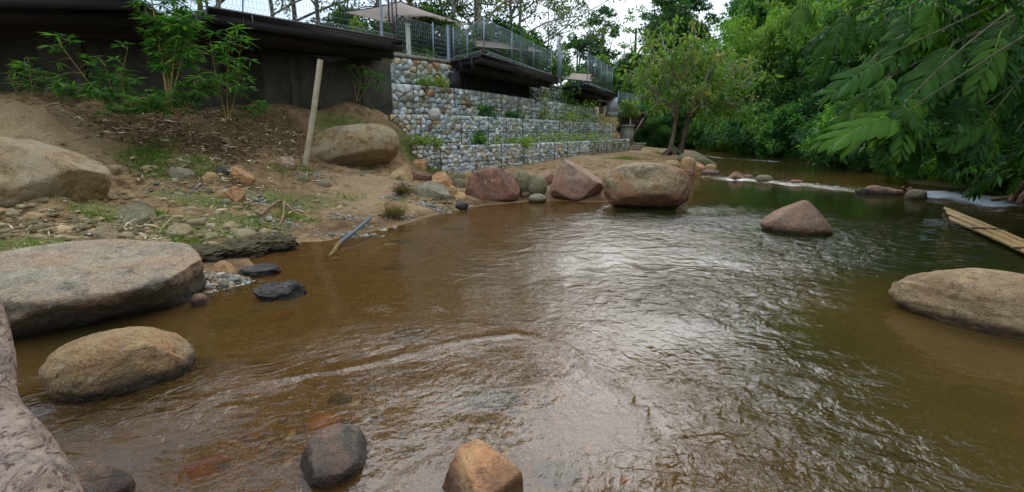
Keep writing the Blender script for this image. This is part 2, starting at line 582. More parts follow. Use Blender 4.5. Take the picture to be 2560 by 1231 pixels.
_n = len(CP_A)
_K = _tps(((CP_A[:, None, :2] - CP_A[None, :, :2]) ** 2).sum(-1)) + np.eye(_n) * 0.004
_P = np.hstack([np.ones((_n, 1)), CP_A[:, :2]])
_A = np.vstack([np.hstack([_K, _P]), np.hstack([_P.T, np.zeros((3, 3))])])
_W = np.linalg.solve(_A, np.concatenate([CP_A[:, 2], np.zeros(3)]))


def ground_z(x, y, detail=True):
    x, y = np.atleast_1d(np.asarray(x, float)).ravel(), np.atleast_1d(np.asarray(y, float)).ravel()
    out = np.empty(len(x))
    for k in range(0, len(x), 20000):
        xs, ys = x[k:k + 20000], y[k:k + 20000]
        r2 = (xs[:, None] - CP_A[None, :, 0]) ** 2 + (ys[:, None] - CP_A[None, :, 1]) ** 2
        out[k:k + 20000] = _tps(r2) @ _W[:_n] + _W[_n] + _W[_n + 1] * xs + _W[_n + 2] * ys
    if detail:
        p = np.stack([x, y, np.zeros_like(x)], 1)
        land = smooth01(out, 0.0, 0.35)
        out = out + fbm(p * 0.9, 3, 4) * (0.02 + 0.10 * land) + fbm(p * 4.0, 5, 4, .65) * (0.006 + 0.10 * land)
        slope_zone = smooth01(out, 0.25, 0.6) * (1 - smooth01(y, 15.5, 17.0)) * (1 - smooth01(x, -3.5, -1.5))
        out = out - 0.20 * slope_zone * (1 - np.abs(fbm(p * np.array([1.3, 0.8, 1]) + 4.2, 61, 4)) * 2.2) * 0.6
        out = out + 0.05 * slope_zone * np.round(fbm(p * 2.2, 67, 3) * 3) / 2
    return out


def gz(x, y):
    return float(ground_z(x, y)[0])


def axis(fine0, fine1, step, lo, hi, grow=1.12):
    a = list(np.arange(fine0, fine1, step))
    s, v = step, a[-1]
    while v < hi:
        s *= grow
        v += s
        a.append(v)
    s, v, pre = step, a[0], []
    while v > lo:
        s *= grow
        v -= s
        pre.append(v)
    return np.array(pre[::-1] + a)


def grid_faces(nx, ny):
    i, j = np.meshgrid(np.arange(nx - 1), np.arange(ny - 1), indexing='ij')
    i, j = i.ravel(), j.ravel()
    return np.stack([i * ny + j, (i + 1) * ny + j, (i + 1) * ny + j + 1, i * ny + j + 1], 1)


# masks that say what lies where: centre from the photo, radius in metres
def blobs(X, Y, items):
    out = np.zeros_like(X)
    for (x, y, rx, ry, a) in items:
        out = np.maximum(out, a * np.exp(-(((X - x) / rx) ** 2 + ((Y - y) / ry) ** 2)))
    return out


def gp(u, v):                        # ground point seen at a photo pixel (land)
    s, yy = slope(v)
    t = 2.0
    for _ in range(600):
        x, y, z = (u - 1280) / FOC * t, yy * t, CAM_Z + s * t
        if _zq(x, y) >= z:
            return np.array([x, y, _zq(x, y)])
        t += 0.03 + t * 0.002
    return np.array([x, y, z])


# terrain sheet
gx = axis(-12.5, 13.5, 0.085, -60, 70)
gy = axis(0.6, 19.0, 0.085, -14, 110)
GX, GY = np.meshgrid(gx, gy, indexing='ij')
GZ = ground_z(GX.ravel(), GY.ravel()).reshape(GX.shape)


def _zq(x, y):                       # quick look-up in the sheet
    i = int(np.clip(np.searchsorted(gx, x) - 1, 0, len(gx) - 2))
    j = int(np.clip(np.searchsorted(gy, y) - 1, 0, len(gy) - 2))
    fx, fy = (x - gx[i]) / (gx[i + 1] - gx[i]), (y - gy[j]) / (gy[j + 1] - gy[j])
    return (GZ[i, j] * (1 - fx) * (1 - fy) + GZ[i + 1, j] * fx * (1 - fy) + GZ[i, j + 1] * (1 - fx) * fy + GZ[i + 1, j + 1] * fx * fy)


def patch(u, v, rx, ry, a=1.0):
    p = gp(u, v)
    return (p[0], p[1], rx, ry, a)


MOSS = [patch(100, 620, 1.2, .5), patch(380, 560, 1.3, .6), patch(560, 570, 1.3, .5), patch(700, 500, 1.0, .6), patch(620, 560, .8, .5), patch(480, 500, .8, .5), patch(370, 400, .6, .7, .9),
        patch(1050, 398, 1.0, 1.0), patch(870, 330, 1.4, .9, .9), patch(500, 410, .6, .5, .8), patch(250, 520, .8, .5, .8), patch(800, 500, .8, .5, .7),
        patch(1560, 395, 1.3, 1.5, .8), patch(1420, 425, .8, .8, .5), patch(1620, 385, 1.0, 1.2, .7), patch(1000, 500, .5, .3, .6)]
SAND = [patch(900, 500, .9, 1.5), patch(950, 455, 1.6, 1.2), patch(1100, 530, 1.0, .4), patch(1480, 395, 1.8, 2.5), patch(1560, 370, 2, 5), patch(80, 290, 1.6, 1.2), patch(60, 430, 1.0, .7, .8),
        patch(780, 590, 1.0, .35, .9), patch(450, 300, 1.0, .4, .4), patch(240, 520, .9, .4, .6), patch(1300, 430, 1.5, .8, .6)]
LITTER = [patch(420, 330, 2.2, 1.2), patch(650, 340, 1.8, 1.6), patch(550, 440, 1.5, .8, .7)]
fx_, fy_ = GX.ravel(), GY.ravel()
moss, sand, litter = blobs(fx_, fy_, MOSS), blobs(fx_, fy_, SAND), blobs(fx_, fy_, LITTER)
right_bank = smooth01(fx_ - (10.6 + np.clip(fy_ - 10, 0, 60) * 0.17), -0.4, 1.5)
moss = np.maximum(moss, right_bank * 0.9)

m, nd, lk = nodes_of('earth_and_bed')
geo = nd.new('ShaderNodeNewGeometry')
pos = geo.outputs['Position']
sep = nd.new('ShaderNodeSeparateXYZ')
lk.new(pos, sep.inputs[0])
Z = sep.outputs['Z']
aM = N(nd, 'ShaderNodeAttribute', attribute_name='moss').outputs['Fac']
aS = N(nd, 'ShaderNodeAttribute', attribute_name='sand').outputs['Fac']
aL = N(nd, 'ShaderNodeAttribute', attribute_name='litter').outputs['Fac']
n_big = noise_node(nd, lk, pos, 0.9, 5, 0.6)
n_med = noise_node(nd, lk, pos, 4.0, 6, 0.65)
n_fine = noise_node(nd, lk, pos, 19.0, 5, 0.7)
n_grain = noise_node(nd, lk, pos, 75.0, 3, 0.7)
dirt = ramp(nd, lk, n_med, [(0.30, S(92, 70, 46)), (0.5, S(152, 120, 80)), (0.70, S(186, 154, 110))])
sandc = ramp(nd, lk, n_fine, [(0.3, S(142, 114, 80)), (0.7, S(184, 154, 112))])
mossc = ramp(nd, lk, n_fine, [(0.30, S(70, 60, 34)), (0.46, S(120, 108, 64)), (0.58, S(132, 132, 70)), (0.72, S(168, 150, 108))])
litc = ramp(nd, lk, n_fine, [(0.3, S(70, 54, 34)), (0.55, S(118, 92, 58)), (0.75, S(156, 126, 84))])


def masked(att, lo, hi):
    return ramp(nd, lk, math_n(nd, lk, 'MULTIPLY_ADD', math_n(nd, lk, 'SUBTRACT', n_med, 0.5), 1.1, att), [(lo, 0.0), (hi, 1.0)])


col = mixc(nd, lk, masked(aL, 0.35, 0.6), dirt, litc)
col = mixc(nd, lk, masked(aS, 0.3, 0.65), col, sandc)
col = mixc(nd, lk, masked(aM, 0.35, 0.62), col, mossc)
# the bed: brown sand and fine gravel, darker silt where deep
bed = ramp(nd, lk, n_grain, [(0.30, S(92, 66, 40)), (0.5, S(166, 128, 82)), (0.70, S(216, 180, 132))])
bed = mixc(nd, lk, ramp(nd, lk, n_med, [(0.42, 0.0), (0.68, 0.55)]), bed, S(96, 84, 56))
bedmix = ramp(nd, lk, math_n(nd, lk, 'MULTIPLY_ADD', math_n(nd, lk, 'SUBTRACT', n_fine, 0.5), 0.06, Z), [(-0.02 + 0.0, 0.0), (0.03, 1.0)])
wetc = mixc(nd, lk, ramp(nd, lk, Z, [(0.03, 1.0), (0.11, 0.0)]), col, mixc(nd, lk, 1.0, col, (0.55, 0.5, 0.46), 'MULTIPLY'))
col = mixc(nd, lk, bedmix, bed, wetc)
col = mixc(nd, lk, 1.0, col, ramp(nd, lk, n_grain, [(0.3, 0.72), (0.7, 1.22)]), 'MULTIPLY')
col = mixc(nd, lk, 1.0, col, ramp(nd, lk, n_big, [(0.3, 0.8), (0.7, 1.15)]), 'MULTIPLY')
h = math_n(nd, lk, 'ADD', math_n(nd, lk, 'MULTIPLY', n_fine, 0.7), math_n(nd, lk, 'MULTIPLY', n_grain, 0.22))
EARTH = finish(m, nd, lk, col, 0.93, h, 0.085, 0.2)

tag(build('ground', np.stack([fx_, fy_, GZ.ravel()], 1), grid_faces(len(gx), len(gy)), EARTH, smooth=True,
          attrs={'moss': moss, 'sand': sand, 'litter': litter}), kind='structure')

# ------------------------------------------------------------------ river water
wx = axis(-6.5, 12.6, 0.06, -9, 24, 1.15)
wy = axis(0.6, 17.0, 0.06, -9, 76, 1.1)
WX, WY = np.meshgrid(wx, wy, indexing='ij')
X, Y = WX.ravel(), WY.ravel()


def seg_dist(X, Y, pts):
    best = np.full(len(X), 1e9)
    for (x0, y0), (x1, y1) in zip(pts[:-1], pts[1:]):
        dx, dy = x1 - x0, y1 - y0
        t = np.clip(((X - x0) * dx + (Y - y0) * dy) / (dx * dx + dy * dy), 0, 1)
        best = np.minimum(best, np.hypot(X - x0 - t * dx, Y - y0 - t * dy))
    return best


def pl(*uv):
    return [tuple(on_plane(u, v, 0)[0][:2]) for u, v in uv]


s_up = (X - 9.3) * 0.77 + (Y - 16.6) * 0.635
UP = 0.10
upper = smooth01(s_up + 0.12 * vnoise(np.stack([X * 1.5, Y * 1.5, X * 0], 1), 8), -0.5, 0.5)
weir = pl((1700, 447), (1850, 449), (2000, 465), (2200, 483), (2310, 492), (2400, 508), (2480, 525), (2570, 545))
dw = seg_dist(X, Y, weir)
chute = seg_dist(X, Y, pl((2330, 488), (2420, 498), (2500, 512), (2570, 530), (2700, 570)))
foam = np.maximum(np.exp(-(dw / 0.36) ** 2) * smooth01(X, 8.0, 9.6) * 0.62, np.exp(-(chute / 0.85) ** 2) * 1.15)
riffle = seg_dist(X, Y, [tuple(on_plane(u, v, 0.13)[0][:2]) for u, v in ((1715, 384), (1760, 389), (1830, 396), (1960, 404))])
foam = np.maximum(foam, 0.75 * np.exp(-(riffle / 0.55) ** 2))
wake = seg_dist(X, Y, pl((1900, 565), (1960, 590), (2080, 600), (2160, 640)))
foam = np.maximum(foam, 0.32 * np.exp(-(wake / 0.25) ** 2))
foam = foam * np.clip(0.75 + 0.9 * fbm(np.stack([X * 1.3, Y * 1.3, X * 0], 1), 91, 3), 0.1, 1.3)

rip = blobs(X, Y, [(*on_plane(u, v, 0)[0][:2], r1, r2, a) for u, v, r1, r2, a in (
    (1440, 600, 1.2, 2.0, .42), (1750, 560, 2.4, 2.0, .7), (1960, 610, 2.2, 1.5, 1.25), (2120, 640, 1.2, .7, 1.2), (1780, 740, 1.4, 1.2, .85), (1920, 940, .9, .8, 1.25), (2060, 1100, 1.0, .6, 1.3), (1960, 1200, .8, .4, 1.2), (1640, 860, 1.0, .8, .45), (2250, 620, 2.0, 1.4, .55),
    (1780, 1150, .45, .5, .9), (1200, 650, 1.5, 1.2, .30), (350, 1020, .5, .4, 1.2), (500, 950, .5, .25, .9), (2000, 592, .9, .35, 1.0), (1615, 535, .9, .5, .6), (840, 1080, .3, .35, .5), (1205, 1110, .3, .3, .5), (300, 1000, .6, .2, 1.0), (2330, 800, .6, .3, .35), (950, 850, 1.0, .5, .32), (1100, 960, .8, .5, .25), (1400, 1000, .5, .5, .3), (2400, 580, 1.6, 1.2, .6))])
calm = blobs(X, Y, [(*on_plane(u, v, 0)[0][:2], r1, r2, a) for u, v, r1, r2, a in ((1420, 660, .9, 1.5, .5), (1650, 860, .7, .7, .65), (1480, 1080, .55, .5, .75), (2330, 850, 1.3, 1.0, .9), (2450, 1050, 1.0, .8, .9), (900, 1080, 1.0, .7, .75), (1120, 1120, .6, .5, .7), (900, 650, 1.6, 1.0, .8), (2150, 480, 2.0, 1.2, .5))])
rip = np.maximum(rip * 1.2 * (1 - calm), 0.07) * (1 + .7 * fbm(np.stack([X * 1.1, Y * 1.1, X * 0], 1), 55, 3))
rip = np.maximum(rip, .05)
rip = np.maximum(rip, foam * 1.6)
rip = np.maximum(rip, upper * 0.35)
flow = fbm(np.stack([X * 0.9 + 0.5 * Y, Y * 0.9, X * 0], 1), 21, 3)
wz = UP * upper
wz = wz + rip * (0.007 * fbm(np.stack([X * 2.4, Y * 3.2, X * 0], 1) + flow[:, None] * 0.8, 31, 3) + 0.004 * vnoise(np.stack([X * 6, Y * 8, X * 0], 1) + flow[:, None] * 1.5, 33))
bar_edge = pl((960, 900), (1150, 850), (1290, 832), (1400, 860), (1530, 935), (1640, 1040), (1700, 1140), (1720, 1260))
de = seg_dist(X, Y, bar_edge)
wz = wz + 0.035 * foam * fbm(np.stack([X * 3, Y * 3, X * 0], 1), 41, 3)
depth = np.clip(wz - ground_z(X, Y), 0.0, 3.0)
cur = np.array(pl((420, 1010), (700, 950), (960, 900), (1150, 850), (1290, 832), (1400, 860), (1530, 935), (1640, 1040), (1700, 1140), (1720, 1290)))
along, best, side_ = np.zeros(len(X)), np.full(len(X), 1e9), np.ones(len(X))
acc = 0.0
for (x0, y0), (x1, y1) in zip(cur[:-1], cur[1:]):
    ln = math.hypot(x1 - x0, y1 - y0)
    q = np.clip(((X - x0) * (x1 - x0) + (Y - y0) * (y1 - y0)) / ln ** 2, 0, 1)
    dd = np.hypot(X - x0 - q * (x1 - x0), Y - y0 - q * (y1 - y0))
    along = np.where(dd < best, acc + q * ln, along)
    side_ = np.where(dd < best, np.sign((x1 - x0) * (Y - y0) - (y1 - y0) * (X - x0)), side_)
    best = np.minimum(best, dd)
    acc += ln
streak = np.exp(-(best / 1.1) ** 2) * np.clip(rip * 1.6 + .12, 0, 1.2)

m, nd, lk = nodes_of('river_water')
pos = nd.new('ShaderNodeNewGeometry').outputs['Position']
aD = N(nd, 'ShaderNodeAttribute', attribute_name='depth').outputs['Fac']
aR = N(nd, 'ShaderNodeAttribute', attribute_name='ripple').outputs['Fac']
aF = N(nd, 'ShaderNodeAttribute', attribute_name='foam').outputs['Fac']
mp = N(nd, 'ShaderNodeMapping')
mp.inputs['Scale'].default_value = (0.95, 1.05, 1.0)
mp.inputs['Rotation'].default_value = (0, 0, math.radians(-32))
lk.new(pos, mp.inputs['Vector'])
pv = mp.outputs['Vector']
r1 = noise_node(nd, lk, pv, 3.4, 3, 0.5, 0.9)
r2 = noise_node(nd, lk, pv, 9.5, 3, 0.55, 1.1)
r3 = noise_node(nd, lk, pv, 27.0, 2, 0.5, 0.7)
hh = math_n(nd, lk, 'ADD', math_n(nd, lk, 'MULTIPLY', r1, 0.085), math_n(nd, lk, 'MULTIPLY', r2, 0.032))
hh = math_n(nd, lk, 'ADD', hh, math_n(nd, lk, 'MULTIPLY', r3, 0.007))
hh = math_n(nd, lk, 'MULTIPLY', hh, aR)
cv = nd.new('ShaderNodeCombineXYZ')                          # wavelets drawn out along the current
wob = math_n(nd, lk, 'MULTIPLY', r1, 0.5)
lk.new(math_n(nd, lk, 'ADD', math_n(nd, lk, 'MULTIPLY', N(nd, 'ShaderNodeAttribute', attribute_name='across').outputs['Fac'], 11.0), math_n(nd, lk, 'MULTIPLY', wob, 5.0)), cv.inputs[0])
lk.new(math_n(nd, lk, 'ADD', math_n(nd, lk, 'MULTIPLY', N(nd, 'ShaderNodeAttribute', attribute_name='along').outputs['Fac'], 2.2), wob), cv.inputs[1])
sn = noise_node(nd, lk, cv.outputs[0], 1.0, 4, 0.55, 0.3)
aX = math_n(nd, lk, 'ADD', N(nd, 'ShaderNodeAttribute', attribute_name='across').outputs['Fac'], math_n(nd, lk, 'MULTIPLY', math_n(nd, lk, 'SUBTRACT', r1, 0.5), 0.12))
rid = math_n(nd, lk, 'POWER', 2.718, math_n(nd, lk, 'MULTIPLY', math_n(nd, lk, 'POWER', math_n(nd, lk, 'MULTIPLY', aX, 17.0), 2.0), -1.0))
hh = math_n(nd, lk, 'ADD', hh, math_n(nd, lk, 'MULTIPLY', rid, 0.012))
hh = math_n(nd, lk, 'ADD', hh, math_n(nd, lk, 'MULTIPLY', math_n(nd, lk, 'MULTIPLY', sn, 0.030), N(nd, 'ShaderNodeAttribute', attribute_name='streak').outputs['Fac']))
bp = N(nd, 'ShaderNodeBump', Strength=1.0, Distance=1.0)
lk.new(hh, bp.inputs['Height'])
nrm = bp.outputs['Normal']
fr = N(nd, 'ShaderNodeFresnel', IOR=1.44)
lk.new(nrm, fr.inputs['Normal'])
refl = N(nd, 'ShaderNodeBsdfGlossy', Roughness=0.02)
lk.new(nrm, refl.inputs['Normal'])
refr = N(nd, 'ShaderNodeBsdfRefraction', Roughness=0.0, IOR=1.33)
lk.new(nrm, refr.inputs['Normal'])
murk = math_n(nd, lk, 'SUBTRACT', 1.0, math_n(nd, lk, 'POWER', 2.718, math_n(nd, lk, 'MULTIPLY', aD, -1.9)))
tintc = mixc(nd, lk, murk, (0.94, 0.81, 0.58), (0.56, 0.44, 0.18))
lk.new(tintc, refr.inputs['Color'])
silt = nd.new('ShaderNodeBsdfDiffuse')
lk.new(mixc(nd, lk, ramp(nd, lk, aD, [(0.1, 0.0), (0.65, 1.0)]), S(134, 98, 52), S(48, 54, 22)), silt.inputs['Color'])
body = nd.new('ShaderNodeMixShader')
lk.new(math_n(nd, lk, 'MULTIPLY', murk, 0.9), body.inputs[0])
lk.new(refr.outputs[0], body.inputs[1])
lk.new(silt.outputs[0], body.inputs[2])
surf = nd.new('ShaderNodeMixShader')
lk.new(fr.outputs[0], surf.inputs[0])
lk.new(body.outputs[0], surf.inputs[1])
lk.new(refl.outputs[0], surf.inputs[2])
fo = N(nd, 'ShaderNodeBsdfDiffuse', Color=(0.62, 0.68, 0.70, 1))
mpf = N(nd, 'ShaderNodeMapping')
mpf.inputs['Scale'].default_value = (2.6, 7.0, 1.0)
mpf.inputs['Rotation'].default_value = (0, 0, math.radians(35))
lk.new(pos, mpf.inputs['Vector'])
fnoise = noise_node(nd, lk, mpf.outputs['Vector'], 1.6, 6, 0.7, 0.6)
ffac = ramp(nd, lk, math_n(nd, lk, 'MULTIPLY_ADD', aF, 0.42, math_n(nd, lk, 'SUBTRACT', fnoise, 0.25)), [(0.50, 0.0), (0.74, 0.75)])
ffac = math_n(nd, lk, 'MULTIPLY', ffac, math_n(nd, lk, 'GREATER_THAN', aF, 0.02))
allm = nd.new('ShaderNodeMixShader')
lk.new(ffac, allm.inputs[0])
lk.new(surf.outputs[0], allm.inputs[1])
lk.new(fo.outputs[0], allm.inputs[2])
o_ = nd.new('ShaderNodeOutputMaterial')
lk.new(allm.outputs[0], o_.inputs['Surface'])
WATER = m
tag(build('river_water', np.stack([X, Y, wz], 1), grid_faces(len(wx), len(wy)), WATER, smooth=True,
          attrs={'depth': depth, 'ripple': rip, 'foam': foam, 'across': best * side_, 'along': along, 'streak': streak}), kind='structure')

# ------------------------------------------------------------------ upper terrace behind the walls
DECK = 4.65
wall_line = [(-22, 14.0), (-12.4, 14.2), (-9.2, 14.9), (-7.6, 16.4), (-4.35, 19.3)]
T4 = [(965, 19.3), (1119, 21.6), (1230, 25.0), (1321, 29.5), (1402, 34.5), (1475, 40.0)]
t4_line = [tuple(plan(u, t, DECK)[:2]) for u, t in T4]
edge_l = [(x, y + 0.25) for x, y in wall_line] + [(x - 0.1, y + 0.35) for x, y in t4_line] + [(9.0, 46.0), (9.0, 52)]
back = [(-2, 75), (-60, 75), (-60, 14)]
mt = Mesh()
ring = np.array(edge_l + back)
ctr = np.array([[-14, 42]])
k = np.arange(len(ring))
Vt = np.vstack([np.c_[ring, np.full(len(ring), DECK - 0.12)], np.c_[ctr, [DECK - 0.12]], np.c_[ring, np.full(len(ring), DECK - 0.5)]])
mt.add(Vt, np.stack([k, (k + 1) % len(k), np.full(len(k), len(k))], 1), S(96, 92, 62))
mt.add(Vt, np.stack([k, (k + 1) % len(k), (k + 1) % len(k) + len(k) + 1, k + len(k) + 1], 1), S(110, 96, 70))
tag(mt.build('terrace_ground', SOIL), kind='structure')

# ------------------------------------------------------------------ concrete retaining wall under the decks
rng = np.random.default_rng(7)


def strip_wall(line, z0, z1, thick, col, mesh):
    for (x0, y0), (x1, y1) in zip(line[:-1], line[1:]):
        d = np.array([x1 - x0, y1 - y0, 0.0])
        d /= np.linalg.norm(d)
        nn = np.array([-d[1], d[0], 0.0]) * thick / 2
        mesh.bar(np.array([x0, y0, (z0 + z1) / 2]) + nn - d * 0.04, np.array([x1, y1, (z0 + z1) / 2]) + nn, thick, z1 - z0, col=col)


t = thing('retaining_wall', 'concrete retaining wall toned dark for the shade under the timber decks', 'wall', (-9, 15, 2.0))
mw = Mesh()
strip_wall(wall_line, 0.8, DECK - 0.52, 0.3, S(74, 68, 56), mw)  # dark tone puts the shade under the decks into the wall colour
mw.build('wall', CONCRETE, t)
for (x0, y0), (x1, y1) in zip(wall_line[:-1], wall_line[1:]):
    ln = math.hypot(x1 - x0, y1 - y0)
    dx, dy = (x1 - x0) / ln, (y1 - y0) / ln
    for q in np.arange(0.9, ln - 0.3, 2.4):
        pc = np.array([x0 + dx * q + dy * 0.05, y0 + dy * q - dx * 0.05, 0])
        mw = Mesh()
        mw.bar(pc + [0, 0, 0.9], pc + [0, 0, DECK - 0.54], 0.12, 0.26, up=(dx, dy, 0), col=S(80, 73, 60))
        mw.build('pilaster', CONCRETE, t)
mw = Mesh()
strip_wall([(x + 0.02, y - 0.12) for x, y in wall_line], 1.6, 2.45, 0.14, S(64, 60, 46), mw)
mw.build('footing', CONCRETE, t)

# ------------------------------------------------------------------ gabion tiers
PALETTE = [(S(202, 202, 190), 6), (S(216, 214, 202), 5), (S(184, 190, 186), 5), (S(206, 198, 172), 4), (S(190, 182, 154), 3), (S(166, 164, 136), 3), (S(206, 180, 138), 0.7), (S(190, 146, 104), 0.3), (S(146, 122, 98), 0.7), (S(224, 222, 214), 1)]
P_W = np.array([w for _, w in PALETTE])
P_W = P_W / P_W.sum()
P_C = np.array([c for c, _ in PALETTE])


class Path:
    def __init__(s, pts, step=0.1):
        pts = np.array(pts, float)
        n = len(pts)
        ext = np.vstack([2 * pts[0] - pts[1], pts, 2 * pts[-1] - pts[-2]])
        out = []
        for i in range(n - 1):
            p0, p1, p2, p3 = ext[i:i + 4]
            for q in np.linspace(0, 1, 24, endpoint=False):
                out.append(0.5 * (2 * p1 + (p2 - p0) * q + (2 * p0 - 5 * p1 + 4 * p2 - p3) * q ** 2 + (3 * p1 - p0 - 3 * p2 + p3) * q ** 3))
        out.append(pts[-1])
        s.p = np.array(out)
        s.s = np.concatenate([[0], np.cumsum(np.linalg.norm(np.diff(s.p, axis=0), axis=1))])
        s.L = s.s[-1]

    def at(s, q):
        return np.stack([np.interp(q, s.s, s.p[:, 0]), np.interp(q, s.s, s.p[:, 1])], -1)

    def frame(s, q):
        e = 0.15
        a, b = s.at(np.clip(q - e, 0, s.L)), s.at(np.clip(q + e, 0, s.L))
        d = (b - a) / (np.linalg.norm(b - a, axis=-1, keepdims=True) + 1e-9)
        return s.at(q), d, np.stack([d[..., 1], -d[..., 0]], -1)


def clip_poly(poly, mid, nrm):
    out = []
    for i in range(len(poly)):
        a, b = poly[i], poly[(i + 1) % len(poly)]
        da, db = np.dot(a - mid, nrm), np.dot(b - mid, nrm)
        if da <= 0:
            out.append(a)
        if (da < 0 < db) or (db < 0 < da):
            out.append(a + (b - a) * (da / (da - db)))
    return out


def stone_cells(L, z0, z1, size, rg):
    pts = []
    rows = max(2, int(round((z1 - z0) / (size * 0.86))))
    for r in range(rows):
        q = rg.uniform(0, size)
        while q < L:
            pts.append((q + rg.normal(0, size * 0.16), z0 + (r + 0.5 + rg.normal(0, 0.2)) * (z1 - z0) / rows))
            q += size * rg.uniform(0.75, 1.5)
    pts = np.array(pts)
    pts = pts[rg.random(len(pts)) > 0.10]
    cells = []
    for i, p in enumerate(pts):
        d = pts - p
        near = np.where((np.abs(d[:, 0]) < size * 2.6) & (np.abs(d[:, 1]) < size * 2.6))[0]
        poly = [np.array(c) for c in ((p[0] - size, max(z0, p[1] - size)), (p[0] + size, max(z0, p[1] - size)), (p[0] + size, min(z1, p[1] + size)), (p[0] - size, min(z1, p[1] + size)))]
        for j in near:
            if j != i and len(poly) > 2:
                poly = clip_poly(poly, (p + pts[j]) / 2, d[j])
        if len(poly) >= 4:
            cells.append((p, np.array(poly)))
    return cells


def stone_shape(p, poly, path, rg):
    c = poly.mean(0)
    gap = 0.010
    # soften corners: cut each corner into two points
    ring = []
    for i in range(len(poly)):
        a, b = poly[i], poly[(i + 1) % len(poly)]
        ring += [a + (b - a) * 0.13, a + (b - a) * 0.87]
    ring = np.array(ring)
    rad = np.linalg.norm(ring - c, axis=1, keepdims=True)
    ring = c + (ring - c) * np.clip((rad - gap) / (rad + 1e-6), 0.3, 1)
    n = len(ring)
    size = rad.mean()
    bulge = size * rg.uniform(0.30, 0.62)
    tilt = rg.normal(0, 0.34, 2)
    layers = [(1.0, -0.10), (1.0, 0.0), (0.76, bulge * 0.80)]
    R, Dp = [], []
    for sc, dp in layers:
        q = c + (ring - c) * sc
        R.append(q)
        Dp.append(dp + ((q - c) @ tilt if dp > 0 else 0) + rg.normal(0, 0.006, n) * (dp > 0))
    top = c + rg.normal(0, 0.26, 2) * size
    R.append(top[None])
    Dp.append(np.array([bulge * rg.uniform(0.85, 1.05)]))
    Q, Dd = np.vstack(R), np.concatenate(Dp)
    b, d, nn = path.frame(np.clip(Q[:, 0], 0, path.L))
    V = np.c_[b + nn * Dd[:, None], Q[:, 1]]
    k = np.arange(n)
    F = []
    for l in (0, 1):
        F += [np.stack([l * n + k, l * n + (k + 1) % n, (l + 1) * n + (k + 1) % n, (l + 1) * n + k], 1)]
    F3 = np.stack([2 * n + k, 2 * n + (k + 1) % n, np.full(n, 3 * n)], 1)
    F4 = np.vstack(F)
    return V, F4, F3


def gabion(uts, z0, z1, size, label, seed, seam, depth_m=1.1):
    rg = np.random.default_rng(seed)
    pts = [plan(u, t_, z1)[:2] for u, t_ in uts]
    path = Path(pts)
    b, d, nn = path.frame(np.array([0.0]))
    base = (float(b[0, 0]), float(b[0, 1]), z0)
    root = thing('gabion_wall', label, 'gabion wall', base)
    # dark core of packed rubble behind the face
    qs = np.linspace(0, path.L, int(path.L / 0.5) + 2)
    b, d, nn = path.frame(qs)
    n = len(qs)
    f, k2 = b - nn * 0.06, b - nn * depth_m
    V = np.vstack([np.c_[f, np.full(n, z0)], np.c_[f, np.full(n, z1 - 0.03)], np.c_[k2, np.full(n, z1 - 0.03)], np.c_[k2, np.full(n, z0)]])
    i = np.arange(n - 1)
    F = np.vstack([np.stack([a * n + i, a * n + i + 1, b_ * n + i + 1, b_ * n + i], 1) for a, b_ in ((0, 1), (1, 2), (2, 3))] + [np.array([[0, n, 2 * n, 3 * n], [n - 1, 2 * n - 1, 3 * n - 1, 4 * n - 1]])])
    mc = Mesh()
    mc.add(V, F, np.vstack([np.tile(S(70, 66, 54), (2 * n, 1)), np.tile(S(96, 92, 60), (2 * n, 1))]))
    mc.build('rubble_core', SOIL, root)
    cells = stone_cells(path.L, z0, z1, size, rg)
    cells.sort(key=lambda c: c[0][0])
    rest = Mesh()
    nth = 0
    # those that show largest in the photograph come first along the wall
    for p, poly in cells:
        V, F4, F3 = stone_shape(p, poly, path, rg)
        col = P_C[rg.choice(len(P_C), p=P_W)] * rg.uniform(0.75, 1.25)
        if nth < 300:
            build('stone', V, [F4, F3], STONE, root, np.tile(col, (len(V), 1)))
            nth += 1
        else:
            m0 = rest.n
            rest.add(V, F4, col)
            rest.F3.append(F3 + m0)
    if rest.n:
        tag(rest.build('distant_stones', STONE, root), kind='stuff')
    wires = Mesh()
    wc = S(60, 66, 64)
    q = seam * 0.6
    while q < path.L:
        b, d, nn = path.frame(np.array([q]))
        pt = np.r_[b[0] + nn[0] * 0.10, 0]
        wires.bar(pt + [0, 0, z0], pt + [0, 0, z1 + 0.02], 0.022, 0.022, up=(1, 0, 0), col=wc)
        q += seam * rg.uniform(0.9, 1.1)
    b, d, nn = path.frame(qs)
    for zz in (z1 + 0.01, (z0 + z1) / 2):
        wires.tube(np.c_[b + nn * 0.10, np.full(n, zz)], 0.010, 4, col=wc)
    wires.build('wire_basket', STEEL, root)
    return path


G1 = gabion([(1030, 17.3), (1100, 17.5), (1160, 18.0), (1249, 19.5), (1350, 22.2), (1456, 26.5), (1573, 35.0)], 0.08, 1.25, 0.165,
            'lowest gabion tier of caged grey stones curving along the sandy path', 11, 1.55)
G2 = gabion([(975, 18.0), (1060, 18.3), (1140, 19.2), (1246, 21.7), (1381, 27.5), (1450, 32.0), (1535, 39.0)], 1.15, 2.31, 0.19,
            'second gabion tier from the ground, mixed tan and grey stones', 12, 1.7)
G3 = gabion([(955, 18.6), (1050, 19.6), (1158, 21.4), (1261, 24.6), (1336, 28.0), (1426, 33.5), (1490, 39.0)], 2.2, 3.45, 0.235,
            'third gabion tier from the ground, just below the middle timber deck', 13, 2.0)
G4 = gabion(T4, 3.3, 4.5, 0.26, 'topmost gabion tier under the concrete coping and wire fence', 14, 2.2)

